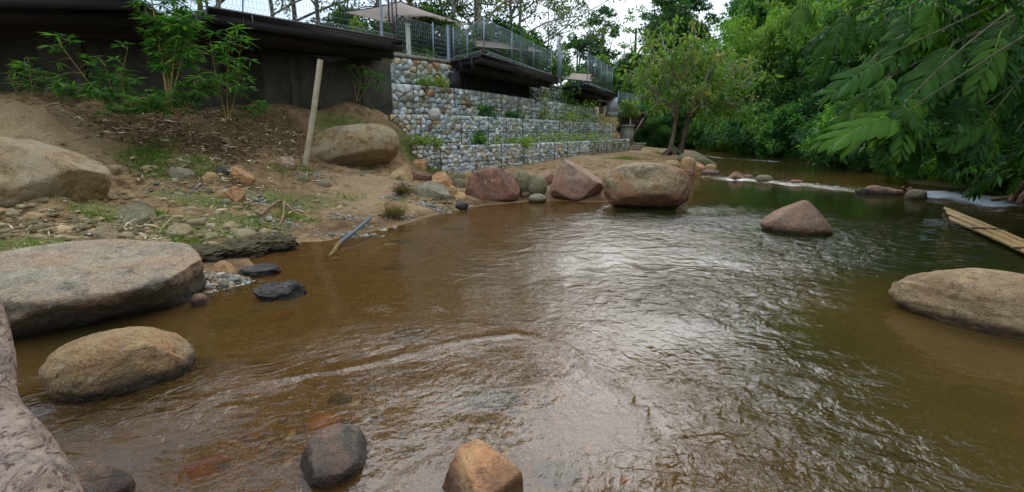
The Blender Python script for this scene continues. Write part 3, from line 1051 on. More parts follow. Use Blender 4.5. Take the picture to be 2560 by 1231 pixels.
# coping beam on the topmost tier
t = thing('coping_beam', 'weathered concrete coping along the top of the stone wall', 'coping', (*G4.at(0.0), 4.5))
mc = Mesh()
qs = np.linspace(0, G4.L, 40)
b, d, nn = G4.frame(qs)
f, k2 = b + nn * 0.07, b - nn * 0.35
n = len(qs)
V = np.vstack([np.c_[f, np.full(n, 4.503)], np.c_[f, np.full(n, DECK)], np.c_[k2, np.full(n, DECK)], np.c_[k2, np.full(n, 4.503)]])
i = np.arange(n - 1)
F = np.vstack([np.stack([a * n + i, a * n + i + 1, b_ * n + i + 1, b_ * n + i], 1) for a, b_ in ((0, 1), (1, 2), (2, 3), (3, 0))] + [np.array([[0, n, 2 * n, 3 * n], [n - 1, 2 * n - 1, 3 * n - 1, 4 * n - 1]])])
mc.add(V, F, S(138, 128, 104))
mc.build('beam', CONCRETE, t)

# ------------------------------------------------------------------ timber decks
WOODC = S(40, 34, 30)  # near-black tone deepens the shade of the deck undersides by colour


def deck(label, front, backs, plank_n=0, thick=0.06, fascia=0.26, brackets=(), z=DECK):
    """front: list of outer corner points; backs: matching points at the wall"""
    root = thing('timber_deck', label, 'deck', (float(front[0][0]), float(front[0][1]), z))
    fr, bk = np.array(front, float), np.array(backs, float)
    # boards run along the front edge, one after another towards the wall
    nb = 9
    for k in range(nb):
        a0, a1 = k / nb + 0.002, (k + 1) / nb - 0.004
        mb = Mesh()
        for i in range(len(fr) - 1):
            q = [fr[i] + (bk[i] - fr[i]) * a0, fr[i + 1] + (bk[i + 1] - fr[i + 1]) * a0, fr[i + 1] + (bk[i + 1] - fr[i + 1]) * a1, fr[i] + (bk[i] - fr[i]) * a1]
            V = np.array([[*p, z - thick] for p in q] + [[*p, z] for p in q])
            mb.add(V, [[0, 1, 2, 3], [4, 5, 6, 7], [0, 1, 5, 4], [1, 2, 6, 5], [2, 3, 7, 6], [3, 0, 4, 7]], WOODC * rng.uniform(0.8, 1.3))
        mb.build('board', DARKWOOD, root)
    mb = Mesh()
    for i in range(len(fr) - 1):
        mb.bar([*fr[i], z + 0.02], [*fr[i + 1], z + 0.02], 0.16, 0.045, col=S(74, 66, 62))
    mb.build('edge_trim', DARKWOOD, root)
    mb = Mesh()
    for i in range(len(fr) - 1):
        ins = (bk[i] - fr[i]) * 0.03
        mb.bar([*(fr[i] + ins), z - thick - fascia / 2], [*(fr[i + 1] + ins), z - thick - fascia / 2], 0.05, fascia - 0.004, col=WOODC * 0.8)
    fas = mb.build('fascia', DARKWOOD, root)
    for w in (0.28, 0.62):
        mb = Mesh()
        for i in range(len(fr) - 1):
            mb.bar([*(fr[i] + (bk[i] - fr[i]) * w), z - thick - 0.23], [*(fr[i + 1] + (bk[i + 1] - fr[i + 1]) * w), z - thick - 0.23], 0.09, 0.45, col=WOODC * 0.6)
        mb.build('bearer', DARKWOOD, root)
    L = np.linalg.norm(np.diff(fr, axis=0), axis=1).sum()
    for q in np.linspace(0.015, 0.985, max(3, int(L / 1.4))):
        tot = q * (len(fr) - 1)
        i = min(int(tot), len(fr) - 2)
        w = tot - i
        a = fr[i] + (fr[i + 1] - fr[i]) * w
        c = bk[i] + (bk[i + 1] - bk[i]) * w
        mb = Mesh()
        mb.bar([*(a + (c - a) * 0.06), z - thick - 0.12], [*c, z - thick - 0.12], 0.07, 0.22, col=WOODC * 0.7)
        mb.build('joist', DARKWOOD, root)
    for (u, v, t_) in brackets:
        p = at_depth(u, v, t_)
        mb = Mesh()
        mb.bar(p + [-.12, 0, .32], p + [-.12, 0, 0], .02, .02, up=(1, 0, 0), col=S(90, 84, 74))
        mb.bar(p + [.12, 0, .32], p + [.12, 0, 0], .02, .02, up=(1, 0, 0), col=S(90, 84, 74))
        mb.bar(p + [-.12, 0, 0], p + [.12, 0, 0], .02, .02, col=S(90, 84, 74))
        mb.build('hanger', STEEL, fas)
    return root, fr, bk


def dk(u, v, z=DECK):
    return on_plane(u, v, z)[0][:2]


d1a, d1b = dk(518, 21), dk(1008, 104)
d1dir = (d1b - d1a) / np.linalg.norm(d1b - d1a)
d1n = np.array([-d1dir[1], d1dir[0]])
deck('long black timber deck jutting out above the leaning bamboo pole', [d1a, d1b], [d1a + d1n * 2.6, d1b + d1n * 2.0],
     brackets=((622, 72, 13.2), (815, 97, 15.2)))
d0 = [(-17.0, 11.0), (-8.35, 12.1)]
deck('black timber deck at the left edge above the bamboo clump', d0, [(-17.0, 14.4), (-9.3, 15.2)])
d2 = [dk(1119, 150), dk(1203, 137), dk(1394, 195)]
deck('black timber deck in the middle, cantilevered from the gabion wall', d2[1:], [d2[0] + np.array([0.0, 0.3]), d2[2] + np.array([-1.5, 1.3])])
d3 = [dk(1398, 213), dk(1465, 213), dk(1540, 236)]
deck('small far timber deck on a dark box below the galvanised fence', d3[1:], [d3[0] + np.array([0.3, 1.2]), d3[2] + np.array([-2.2, 1.6])])
# dark timber boxes that carry the middle and far decks
for label, q0, q1, zz in (('dark boarded box under the middle timber deck', (1146, 21.3), (1322, 28.2), 3.3),
                          ('dark boarded box under the small far timber deck', (1432, 35.2), (1486, 40.5), 3.1)):
    a, c = plan(*q0, DECK), plan(*q1, DECK)
    root = thing('timber_box', label, 'boarding', (float(a[0]), float(a[1]), zz))
    d = (c - a) / np.linalg.norm(c - a)
    nb = int(np.linalg.norm(c - a) / 0.45)
    nn = np.array([-d[1], d[0], 0])
    for k in range(nb):
        mb = Mesh()
        p0, p1 = a + (c - a) * k / nb, a + (c - a) * (k + 1) / nb
        for p in (p0, p1):
            p[2] = (zz + DECK - 0.5) / 2
        mb.bar(p0 - d * 0.01, p1 + d * 0.01, 0.05 + 0.01 * (k % 2), DECK - 0.5 - zz, col=S(38, 34, 28) * rng.uniform(0.7, 1.3))
        mb.build('board', DARKWOOD, root)
    mb = Mesh()
    e = a.copy()
    e[2] = (zz + DECK - 0.5) / 2
    mb.bar(e - nn * 0.03 + d * 0.05, e + nn * 1.2 + d * 0.05, 0.05, DECK - 0.5 - zz, col=S(34, 30, 26))
    mb.build('side_panel', DARKWOOD, root)
# sloping strut beams below the deck ends
for label, (u0, v0, t0), (u1, v1, t1) in (('dark strut beam under the end of the middle deck', (1322, 210, 28.6), (1392, 200, 29.2)),
                                          ('dark strut beam under the end of the small far deck', (1486, 243, 39.5), (1540, 240, 41.2))):
    mb = Mesh()
    a, c = at_depth(u0, v0, t0), at_depth(u1, v1, t1)
    mb.bar(a, c, 0.12, 0.17, col=WOODC * 0.7)
    o = mb.build('strut_beam', DARKWOOD)
    tag(o, label, 'beam')

# ------------------------------------------------------------------ wire mesh fences
STC = S(150, 162, 172)


def fence(line, height, label, spacing=2.2, postw=0.045, lift=0.04, z=DECK, post_col=STC, wire=0.0023, skip_posts=()):
    line = [np.array(p, float) for p in line]
    root = thing('mesh_fence', label, 'fence', (float(line[0][0]), float(line[0][1]), z))
    wc = S(176, 184, 182)
    for a, b in zip(line[:-1], line[1:]):
        L = np.linalg.norm(b - a)
        d = np.r_[(b - a) / L, 0]
        nn = np.array([d[1], -d[0], 0])
        np_ = max(1, int(round(L / spacing)))
        for k in range(np_ + 1):
            p = np.r_[a + (b - a) * k / np_, z]
            mb = Mesh()
            mb.bar(p, p + [0, 0, height + 0.08], postw, postw, up=nn, col=post_col)
            po = mb.build('post', STEEL, root)
            mb = Mesh()
            mb.box(p + [0, 0, 0.012], (0.065, 0.065, 0.008), col=post_col * .8)
            mb.build('base_plate', STEEL, po)
            mb = Mesh()
            mb.box(p + [0, 0, height + 0.09], (postw * .6, postw * .6, 0.012), col=post_col * .7)
            mb.build('cap', STEEL, po)
        for k in range(np_):
            p0, p1 = np.r_[a + (b - a) * k / np_, z], np.r_[a + (b - a) * (k + 1) / np_, z]
            w = Mesh()
            nv = int(np.linalg.norm(p1 - p0) / 0.10)
            off = nn * 0.035
            for q in range(1, nv):
                c = p0 + (p1 - p0) * q / nv + off
                w.bar(c + [0, 0, lift + 0.12], c + [0, 0, height - 0.08], wire * 2, wire * 2, up=nn, col=wc)
                for zz, sgn in ((lift, 1), (height, -1)):       # rolled triangular top and bottom edge
                    a_ = c + [0, 0, zz + 0.12 * sgn]
                    b_ = c + nn * 0.10 + [0, 0, zz + 0.03 * sgn] + d * 0.02
                    w.bar(a_, b_, wire * 2.4, wire * 2.4, up=d, col=wc)
                    w.bar(b_, c + [0, 0, zz], wire * 2.4, wire * 2.4, up=d, col=wc)
            for zz in [lift, lift + 0.12] + list(np.arange(lift + 0.28, height - 0.1, 0.17)) + [height - 0.1, height]:
                w.bar(p0 + off + [0, 0, zz], p1 + off + [0, 0, zz], wire * 2.2, wire * 2.2, col=wc)
            w.build('wire_panel', STEEL, root)
    return root


inset = 0.12
fence([d1a + d1n * inset + d1dir * 0.05, d1b + d1n * inset - d1dir * 0.3], 1.75, 'wire mesh fence with brown posts along the long deck at upper left', 4.0, z=DECK + 0.045, post_col=S(110, 98, 92))
b0, b1 = G4.at(0.35), G4.at(4.6)
fence([b0 + [0, 0.15], b1 + [0, 0.15]], 1.35, 'wire mesh fence on the concrete coping between the first two decks', 2.1, z=DECK)
fence([d2[0] + [0.2, 0.6], d2[1] + [0.1, 0.25], d2[2] + [-0.35, 0.15]], 1.3, 'wire mesh fence round the middle timber deck', 3.6, z=DECK + 0.045)
fence([d2[2] + [0.05, 1.0], d3[0] + [0.15, 0.8]], 2.3, 'tall wire mesh fence between the middle and far decks', 2.2, z=DECK)
fence([d3[0] + [0.2, 0.6], d3[1] + [0.1, 0.3], d3[2] + [-0.3, 0.2]], 1.9, 'galvanised wire mesh fence round the small far deck', 2.0, z=DECK + 0.045)
far0, far1, far2 = plan(1545, 44, 4.0)[:2], plan(1588, 47, 4.0)[:2], plan(1602, 43.5, 4.0)[:2]
fence([far0, far1, far2], 1.7, 'distant galvanised fence on the brown lookout at the end of the wall', 1.6, z=3.35)

# far lookout platform with its brown underside and braces
t = thing('lookout_platform', 'distant brown lookout platform on braces beyond the last deck', 'platform', (float(far0[0]), float(far0[1]), 1.0))
mb = Mesh()
c = (far0 + far1 + far2) / 3
mb.box([c[0], c[1], 3.2], (1.15, 1.6, 0.12), col=S(70, 52, 44))
mb.build('floor_slab', DARKWOOD, t)
for k in range(5):
    mb = Mesh()
    mb.box([c[0] - 0.95 + 0.40 * k, c[1] - 1.3, 2.55], (0.19, 0.04, 0.53), col=S(84, 62, 52) * rng.uniform(0.8, 1.2))
    mb.build('panel', DARKWOOD, t)
mb = Mesh()
mb.bar([c[0] + 0.9, c[1] - 1.45, 3.1], [c[0] - 0.3, c[1] - 1.45, 1.0], 0.09, 0.09, col=S(170, 160, 150))
mb.build('brace', STEEL, t)
mb = Mesh()
mb.bar([c[0] - 0.35, c[1] - 1.42, 3.1], [c[0] - 0.35, c[1] - 1.42, 0.3], 0.12, 0.12, up=(1, 0, 0), col=S(180, 172, 162))
mb.build('column', STEEL, t)
# pale panel and far pier
mb = Mesh()
p = at_depth(1530, 262, 41.0)
mb.box(p, (0.42, 0.05, 0.55), col=S(186, 188, 188))
mb.box(p + [0, 0.03, -0.75], (0.5, 0.12, 0.2), col=S(150, 150, 144))
tag(mb.build('concrete_panel', CONCRETE), 'pale concrete panel at the far end of the gabion wall', 'panel')
far_pier = Mesh()
p = plan(1567, 40.0, 1.5)
far_pier.box(p + [0.0, 0, -0.35], (0.42, 0.4, 1.0), col=S(128, 124, 108))
far_pier.box(p + [0, 0, 0.68], (0.5, 0.48, 0.06), col=S(150, 146, 130))
tag(far_pier.build('stone_pier', CONCRETE), 'grey pier standing where the lowest gabion tier ends', 'pier')
for k, (u, v) in enumerate(((1582, 372), (1590, 366), (1596, 360))):
    st = Mesh()
    p = on_plane(u, v, 0.55 + 0.12 * k)[0]
    st.box(p, (0.55, 0.25, 0.08), col=S(150, 140, 118))
    tag(st.build('stone_step', CONCRETE), ('lowest', 'middle', 'highest')[k] + ' flat stone step at the far end of the lowest gabion tier', 'step', 'steps at the wall end')

# ------------------------------------------------------------------ shade sails, their posts, the lamp
def sail(corners, label, sag=0.08, col=S(234, 208, 192), nn=14):
    A, B, C_, D_ = [np.array(c, float) for c in corners]
    ss = np.linspace(0, 1, nn)
    V = []
    for a in ss:
        for b in ss:
            p = (A * (1 - a) + B * a) * (1 - b) + (D_ * (1 - a) + C_ * a) * b
            ctr = (A + B + C_ + D_) / 4
            pull = 0.07 * (max(4 * a * (1 - a) * (2 * b - 1) ** 2, 4 * b * (1 - b) * (2 * a - 1) ** 2))
            p = p + (ctr - p) * pull
            V.append(p)
    V = np.array(V)
    F = grid_faces(nn, nn)
    root = thing('shade_sail', label, 'shade sail', tuple(A))
    mb = Mesh()
    mb.add(V, F, col)
    cl = mb.build('cloth', CLOTH, root, True)
    ed = Mesh()
    idx = [i * nn for i in range(nn)] + [(nn - 1) * nn + j for j in range(nn)] + [(nn - 1 - i) * nn + nn - 1 for i in range(nn)] + [nn - 1 - j for j in range(nn)]
    ed.tube(V[idx], 0.022, 5, cap=False, col=S(84, 72, 68))
    ed.build('hem', CLOTH, cl)
    return root


sail([at_depth(858, 30, 23.0), at_depth(1000, 4, 20.0), at_depth(1180, 62, 25.0), at_depth(1005, 70, 27.0)], 'large beige shade sail stretched over the first deck')
sail([at_depth(1122, 93, 27.0), at_depth(1285, 96, 31.0), at_depth(1368, 133, 29.0), at_depth(1190, 118, 25.5)], 'beige shade sail hanging lower, above the middle deck')
sail([at_depth(1330, 176, 42.0), at_depth(1480, 186, 44.0), at_depth(1482, 205, 40.0), at_depth(1330, 190, 37.0)], 'far beige shade sail seen through the tall fence')


def post(u, v0, v1, t_, r, label, col, name='sail_post', mat=STEEL, top=None):
    a, b = at_depth(u, v1, t_), at_depth(u, v0, t_)
    b = np.array([a[0], a[1], b[2]])
    a[2] = min(a[2], DECK - 0.15)
    mb = Mesh()
    mb.tube([a, (a + b) / 2, b], r, 10, col=col)
    mb.tube([b - [0, 0, .02], b + [0, 0, 0.05]], r * 1.25, 10, col=col * 0.8)
    mb.tube([a, a + [0, 0, 0.06]], r * 1.6, 10, col=col * 0.8)
    return tag(mb.build(name, mat, smooth=True), label, 'post')


post(1022, 66, 130, 20.3, 0.10, 'thick pale round post below the large shade sail', S(196, 190, 176), mat=CONCRETE)
post(955, -20, 92, 17.4, 0.045, 'thick galvanised post on the long deck left of the large sail peak', STC)
post(975, -20, 98, 17.6, 0.035, 'dark slim post on the long deck right of the thick galvanised one', S(60, 62, 66))
post(994, -10, 100, 17.8, 0.022, 'thinnest black post at the right end of the long deck', S(44, 46, 50))
post(1122, 70, 148, 22.2, 0.075, 'galvanised square-topped post at the left corner of the middle deck', STC)
post(1302, 74, 158, 26.0, 0.05, 'dark post rising through the lower shade sail', S(84, 92, 92))
p0 = at_depth(1478, 98, 46.0)
t = thing('lamp_post', 'tall black lamp post with a wide pale shade beyond the far deck', 'lamp post', (float(p0[0]), float(p0[1]), DECK - 0.15))
mb = Mesh()
mb.tube([[p0[0], p0[1], DECK - 0.2], [p0[0], p0[1], (p0[2] + DECK) / 2], p0], [0.10, 0.08, 0.06], 8, col=S(40, 40, 44))
mb.build('pole', STEEL, t, True)
mb = Mesh()
mb.tube([p0 + [0, 0, -.05], p0 + [0, 0, .10], p0 + [0, 0, .22], p0 + [0, 0, .26]], [0.10, 0.52, 0.48, 0.10], 14, col=S(150, 138, 120))
mb.build('lamp_shade', CLOTH, t, True)

# ------------------------------------------------------------------ boulders and stones
def icosphere(n):
    tt = (1 + 5 ** .5) / 2
    V = np.array([[-1, tt, 0], [1, tt, 0], [-1, -tt, 0], [1, -tt, 0], [0, -1, tt], [0, 1, tt], [0, -1, -tt], [0, 1, -tt], [tt, 0, -1], [tt, 0, 1], [-tt, 0, -1], [-tt, 0, 1]], float)
    F = np.array([[0, 11, 5], [0, 5, 1], [0, 1, 7], [0, 7, 10], [0, 10, 11], [1, 5, 9], [5, 11, 4], [11, 10, 2], [10, 7, 6], [7, 1, 8], [3, 9, 4], [3, 4, 2], [3, 2, 6], [3, 6, 8], [3, 8, 9], [4, 9, 5], [2, 4, 11], [6, 2, 10], [8, 6, 7], [9, 8, 1]])
    V /= np.linalg.norm(V, axis=1)[:, None]
    for _ in range(n):
        E = np.sort(np.vstack([F[:, [0, 1]], F[:, [1, 2]], F[:, [2, 0]]]), axis=1)
        U, inv = np.unique(E, axis=0, return_inverse=True)
        inv = inv.ravel()
        mid = V[U].mean(1)
        mid /= np.linalg.norm(mid, axis=1)[:, None]
        m_ = len(F)
        a, b, c = inv[:m_] + len(V), inv[m_:2 * m_] + len(V), inv[2 * m_:] + len(V)
        V = np.vstack([V, mid])
        F = np.vstack([np.stack([F[:, 0], a, c], 1), np.stack([F[:, 1], b, a], 1), np.stack([F[:, 2], c, b], 1), np.stack([a, b, c], 1)])
    return V, F


ICO = {k: icosphere(k) for k in (2, 3, 4, 5)}


def rock_verts(seed, facets=(), sub=4, lump=0.10, rough=0.025, boxy=1.0, dent=None, soft=0.06):
    V, F = ICO[sub]
    p = V.copy()
    if boxy != 1.0:
        p = np.sign(p) * np.abs(p) ** boxy
        p /= np.abs(p).max()
    for (n_, d_) in facets:
        n_ = np.array(n_, float)
        n_ /= np.linalg.norm(n_)
        q = p @ n_ - d_
        cut = np.where(q > 0, q - soft * (1 - np.exp(-q / soft)), 0)
        p = p - n_ * cut[:, None]
    p = p * (1 + lump * fbm(p * 1.4 + seed * 3.7, seed, 3)[:, None] + rough * fbm(p * 5.0 + seed, seed + 5, 3)[:, None])
    if dent:
        for (c, r, a) in dent:
            c = np.array(c, float)
            g = np.exp(-((V - c / np.linalg.norm(c)) ** 2).sum(1) / r ** 2)
            p = p * (1 - a * g[:, None])
    return p, F


def boulder(u0, u1, vt, vb, mat, label, zb=0.0, ratio=0.8, sink=0.35, facets=(), sub=4, lump=0.10, rough=0.025, boxy=1.0, seed=None, dent=None,
            name='boulder', cat='boulder', group=None, yaw=0.0, tilt=0.0, t=None, soft=0.06, ztop=None):
    """a rock whose front foot stands at row vb on level zb, spanning columns u0..u1, its crown at row vt"""
    global _rk
    _rk += 1
    seed = seed or _rk
    uc = (u0 + u1) / 2
    if t is None:
        if zb == 'g':
            p = gp(uc, vb)
            zb_, tf = p[2], (p[1] * CP - (p[2] - CAM_Z) * SP)
        else:
            zb_ = zb
            p, tf = on_plane(uc, vb, zb)
    else:
        tf = t
        zb_ = at_depth(uc, vb, t)[2]
    rx = (u1 - u0) / 2 / FOC * tf
    ry = rx * ratio
    tc = tf + ry * 0.75
    rx = (u1 - u0) / 2 / FOC * tc
    zt = CAM_Z + slope(vt)[0] * (tc + ry * 0.15)
    if ztop is not None:                                     # a low flat rock: its height is given, its length runs back from the front foot
        tc, zt = tf + ry * CP, ztop
        rx = (u1 - u0) / 2 / FOC * tc
    hgt = max(zt - zb_, 0.02)
    rz = hgt * (1 + sink) / 2
    c = np.array([(uc - 1280) / FOC * tc, (tc + (zb_ + hgt / 2 - CAM_Z) * SP) / CP, zt - rz])
    p, Fc = rock_verts(seed, facets, sub, lump, rough, boxy, dent, soft)
    ext = np.abs(p)
    p = p / np.array([ext[:, 0].max(), ext[:, 1].max(), p[:, 2].max()]) * np.array([rx, ry, rz])
    o = build(name, p, Fc, mat, smooth=True)
    o.location = c
    o.rotation_euler = (0, tilt, -math.atan2(c[0], c[1]) + yaw)
    return tag(o, label, cat, group)


_rk = 100
GRAN = rock_mat('grey_granite', S(176, 154, 122), S(152, 128, 100), S(48, 44, 38), 0.42, 0.5, 1.3)
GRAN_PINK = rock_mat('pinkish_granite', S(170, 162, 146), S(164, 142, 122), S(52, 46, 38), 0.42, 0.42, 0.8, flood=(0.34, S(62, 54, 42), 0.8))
BUFF = rock_mat('buff_granite', S(176, 156, 120), S(158, 126, 94), S(60, 50, 36), 0.40, 0.5, 1.0, flood=(0.14, S(74, 60, 42), 0.65))
REDBR = rock_mat('red_brown_stone', S(146, 108, 90), S(120, 86, 72), S(74, 62, 48), 0.22, 0.8, 0.8)
ROSE = rock_mat('rose_grey_stone', S(184, 164, 146), S(164, 128, 108), S(100, 86, 78), 0.26, 0.7, 0.9, vein=0.3, flood=(0.48, S(140, 98, 78), 0.7))
COARSE = rock_mat('coarse_speckled_granite', S(172, 158, 130), S(150, 116, 86), S(66, 56, 42), 0.7, 0.6, 0.7, flood=(0.45, S(138, 92, 66), 0.7))
SMOOTHP = rock_mat('smooth_pink_brown_stone', S(172, 142, 122), S(146, 118, 102), S(88, 82, 82), 0.16, 0.8, 0.8)
ORANGE = rock_mat('orange_laterite', S(196, 146, 108), S(188, 156, 118), S(120, 82, 60), 0.26, 0.7, 1.6, vein=0.5)
OLIVE = rock_mat('olive_grey_stone', S(142, 136, 108), S(122, 118, 94), S(74, 72, 54), 0.24, 0.7, 1.2)
TAN = rock_mat('tan_stone', S(190, 166, 126), S(170, 140, 102), S(112, 94, 70), 0.26, 0.6, 1.3)
GREY = rock_mat('mid_grey_stone', S(152, 146, 128), S(128, 122, 106), S(80, 74, 62), 0.3, 0.6, 1.4)
DARK = rock_mat('dark_wet_slate', S(76, 76, 74), S(98, 94, 88), S(40, 39, 38), 0.35, 0.7, 1.5)
DARKRED = rock_mat('dark_purple_stone', S(126, 116, 106), S(126, 98, 86), S(52, 46, 44), 0.5, 0.8, 1.6)
MUDDY = rock_mat('mud_crusted_stone', S(168, 146, 112), S(158, 146, 124), S(112, 90, 60), 0.26, 0.85, 0.9)
LEDGE = rock_mat('mossy_ledge_rock', S(112, 98, 70), S(88, 78, 58), S(48, 42, 34), 0.45, 0.8, 1.6, moss=0.45)
SUBM = rock_mat('submerged_dark_stone', S(88, 92, 78), S(70, 74, 66), S(40, 44, 38), 0.25, 0.6, 1.4, wet=False)
SUBRED = rock_mat('submerged_red_stone', S(166, 92, 56), S(140, 78, 48), S(90, 50, 32), 0.2, 0.5, 1.4, wet=False)

# the big ones
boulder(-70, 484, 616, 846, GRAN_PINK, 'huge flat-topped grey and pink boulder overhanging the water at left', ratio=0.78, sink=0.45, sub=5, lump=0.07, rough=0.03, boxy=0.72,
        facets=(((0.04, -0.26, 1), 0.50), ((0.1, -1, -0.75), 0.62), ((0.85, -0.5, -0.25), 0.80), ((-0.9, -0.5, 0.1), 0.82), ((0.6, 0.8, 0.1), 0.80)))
boulder(150, 462, 820, 996, BUFF, 'rounded tan boulder with dark patch, in front of the huge flat-topped one', ratio=0.72, sink=0.35, sub=5, lump=0.08, rough=0.035, boxy=0.84,
        facets=(((0.3, -1, 0.1), 0.82), ((0.8, -0.1, 0.6), 0.72)), dent=(((1.0, -0.45, 0.12), 0.28, 0.14),))
boulder(2276, 2730, 672, 850, GRAN, 'long grey boulder with pointed left end cut by the right edge', ratio=0.55, sink=0.4, sub=5, lump=0.08, rough=0.04, soft=0.15,
        facets=(((-0.75, -0.75, 0.2), 0.72), ((-0.6, 0.8, 0.2), 0.75)))
boulder(1912, 2076, 498, 589, SMOOTHP, 'smooth peaked pink-brown rock standing alone in midstream', ratio=0.75, sink=0.35, soft=0.13, sub=5, lump=0.04, rough=0.01,
        facets=(((-0.72, -0.1, 0.7), 0.50), ((0.86, 0, 0.5), 0.56), ((0, -0.75, 0.6), 0.66), ((0, 0.8, 0.6), 0.6)))
boulder(1506, 1722, 404, 527, COARSE, 'large rounded speckled boulder with a hollowed top at the water edge', ratio=0.8, sink=0.12, sub=5, lump=0.06, rough=0.03, boxy=0.82,
        facets=(((0.1, -0.7, -0.7), 0.78),), dent=(((-0.12, -0.80, 0.62), 0.46, 0.46),))
boulder(1366, 1513, 396, 506, ROSE, 'angular wedge-shaped rose-grey boulder between two rounded boulders', ratio=0.6, sink=0.1, sub=5, lump=0.05, rough=0.02,
        facets=(((-0.9, -0.2, 0.35), 0.60), ((0.55, -0.1, 0.8), 0.42), ((0, -1, 0.25), 0.50), ((0.75, -0.4, -0.6), 0.72), ((-0.5, -0.4, -0.7), 0.8)))
boulder(1161, 1301, 418, 509, REDBR, 'smooth red-brown humped boulder with a pale tide line', ratio=0.7, sink=0.25, sub=5, lump=0.05, rough=0.015, boxy=0.85,
        facets=(((0.8, -0.3, 0.55), 0.68), ((0, -1, 0.35), 0.68), ((-0.9, 0, 0.25), 0.86)))
boulder(1035, 1126, 452, 513, GREY, 'olive-grey boulder with a dark scoop on the gravel shore', zb=0.12, ratio=0.75, sink=0.3, sub=4, boxy=0.85, facets=(((0.55, -0.3, 0.8), 0.62),), dent=(((0.6, -0.8, -0.25), 0.3, 0.22),))
boulder(1274, 1330, 424, 478, OLIVE, 'round olive boulder behind the red-brown one', zb=0.22, ratio=0.9, sink=0.2, lump=0.05)
boulder(1313, 1368, 437, 487, OLIVE, 'mottled olive boulder beside the rose-grey wedge', zb=0.13, ratio=0.9, sink=0.2, lump=0.05, facets=(((-0.5, -0.6, 0.5), 0.75),))
boulder(1320, 1367, 484, 508, GREY, 'small smooth grey-green cobble at the water below the olive boulders', ratio=0.8, sink=0.3, sub=4, lump=0.04)
boulder(1300, 1328, 478, 496, REDBR, 'small dark red slab wedged between red-brown and olive boulders', zb=0.04, ratio=0.8, sink=0.3, sub=3)
boulder(-110, 230, 342, 512, MUDDY, 'pale mud-crusted boulder half buried in the bank at far left', t=7.3, ratio=0.8, sink=0.3, sub=5, lump=0.07, rough=0.02, boxy=0.85,
        facets=(((0.6, -0.2, 0.75), 0.62), ((0, -0.8, 0.6), 0.66), ((0.5, -0.8, -0.35), 0.75)), dent=(((-0.35, -0.8, 0.3), 0.33, 0.12),))
boulder(772, 997, 312, 414, MUDDY, 'big smooth tan boulder leaning out of the bank beside the gabion wall', t=14.8, ratio=0.65, sink=0.15, sub=5, lump=0.05, rough=0.012, boxy=0.82, tilt=-0.12,
        facets=(((0.1, -0.6, -0.75), 0.72), ((-0.7, -0.4, 0.6), 0.75)))
boulder(1694, 1792, 381, 416, OLIVE, 'long grey-green boulder lying at the bend beyond the tree', zb=0.13, ratio=0.7, sink=0.4, sub=4, facets=(((0.7, 0, 0.7), 0.6),), tilt=0.12)
boulder(752, 920, 1040, 1228, DARKRED, 'dark purple-grey rock with a reddish patch in the foreground shallows', ratio=1.45, ztop=0.13, sink=0.8, sub=5, lump=0.08, rough=0.03, facets=(((0.1, -0.4, 1), 0.62), ((-0.8, -0.5, 0.3), 0.75), ((0.9, 0.1, 0.3), 0.78)), yaw=-0.25)
boulder(1104, 1302, 1094, 1305, ORANGE, 'angular orange rock in the foreground shallows', ratio=1.2, ztop=0.17, sink=0.7, sub=5, lump=0.07, rough=0.02, boxy=0.8,
        facets=(((0.15, -0.35, 1), 0.55), ((0.9, 0.6, 0.2), 0.62), ((-0.9, -0.2, 0.5), 0.62), ((0.5, -1, 0.2), 0.7), ((-0.5, 0.9, 0.1), 0.66)), yaw=0.3)
boulder(160, 318, 1140, 1290, DARKRED, 'reddish rock slab beside the foreground log', ratio=0.9, ztop=0.14, sink=0.8, sub=4, boxy=0.8, facets=(((0.2, -0.3, 1), 0.5), ((0.7, 0.6, 0.3), 0.6), ((-0.6, 0.8, 0.2), 0.7)))
boulder(634, 764, 704, 752, DARK, 'flat dark slate rock lying in the shallows off the gravel spit', ratio=0.5, sink=0.6, sub=5, lump=0.28, rough=0.16, boxy=0.8, facets=(((-0.15, -0.35, 1), 0.42), ((0.7, -0.5, 0.4), 0.7)))

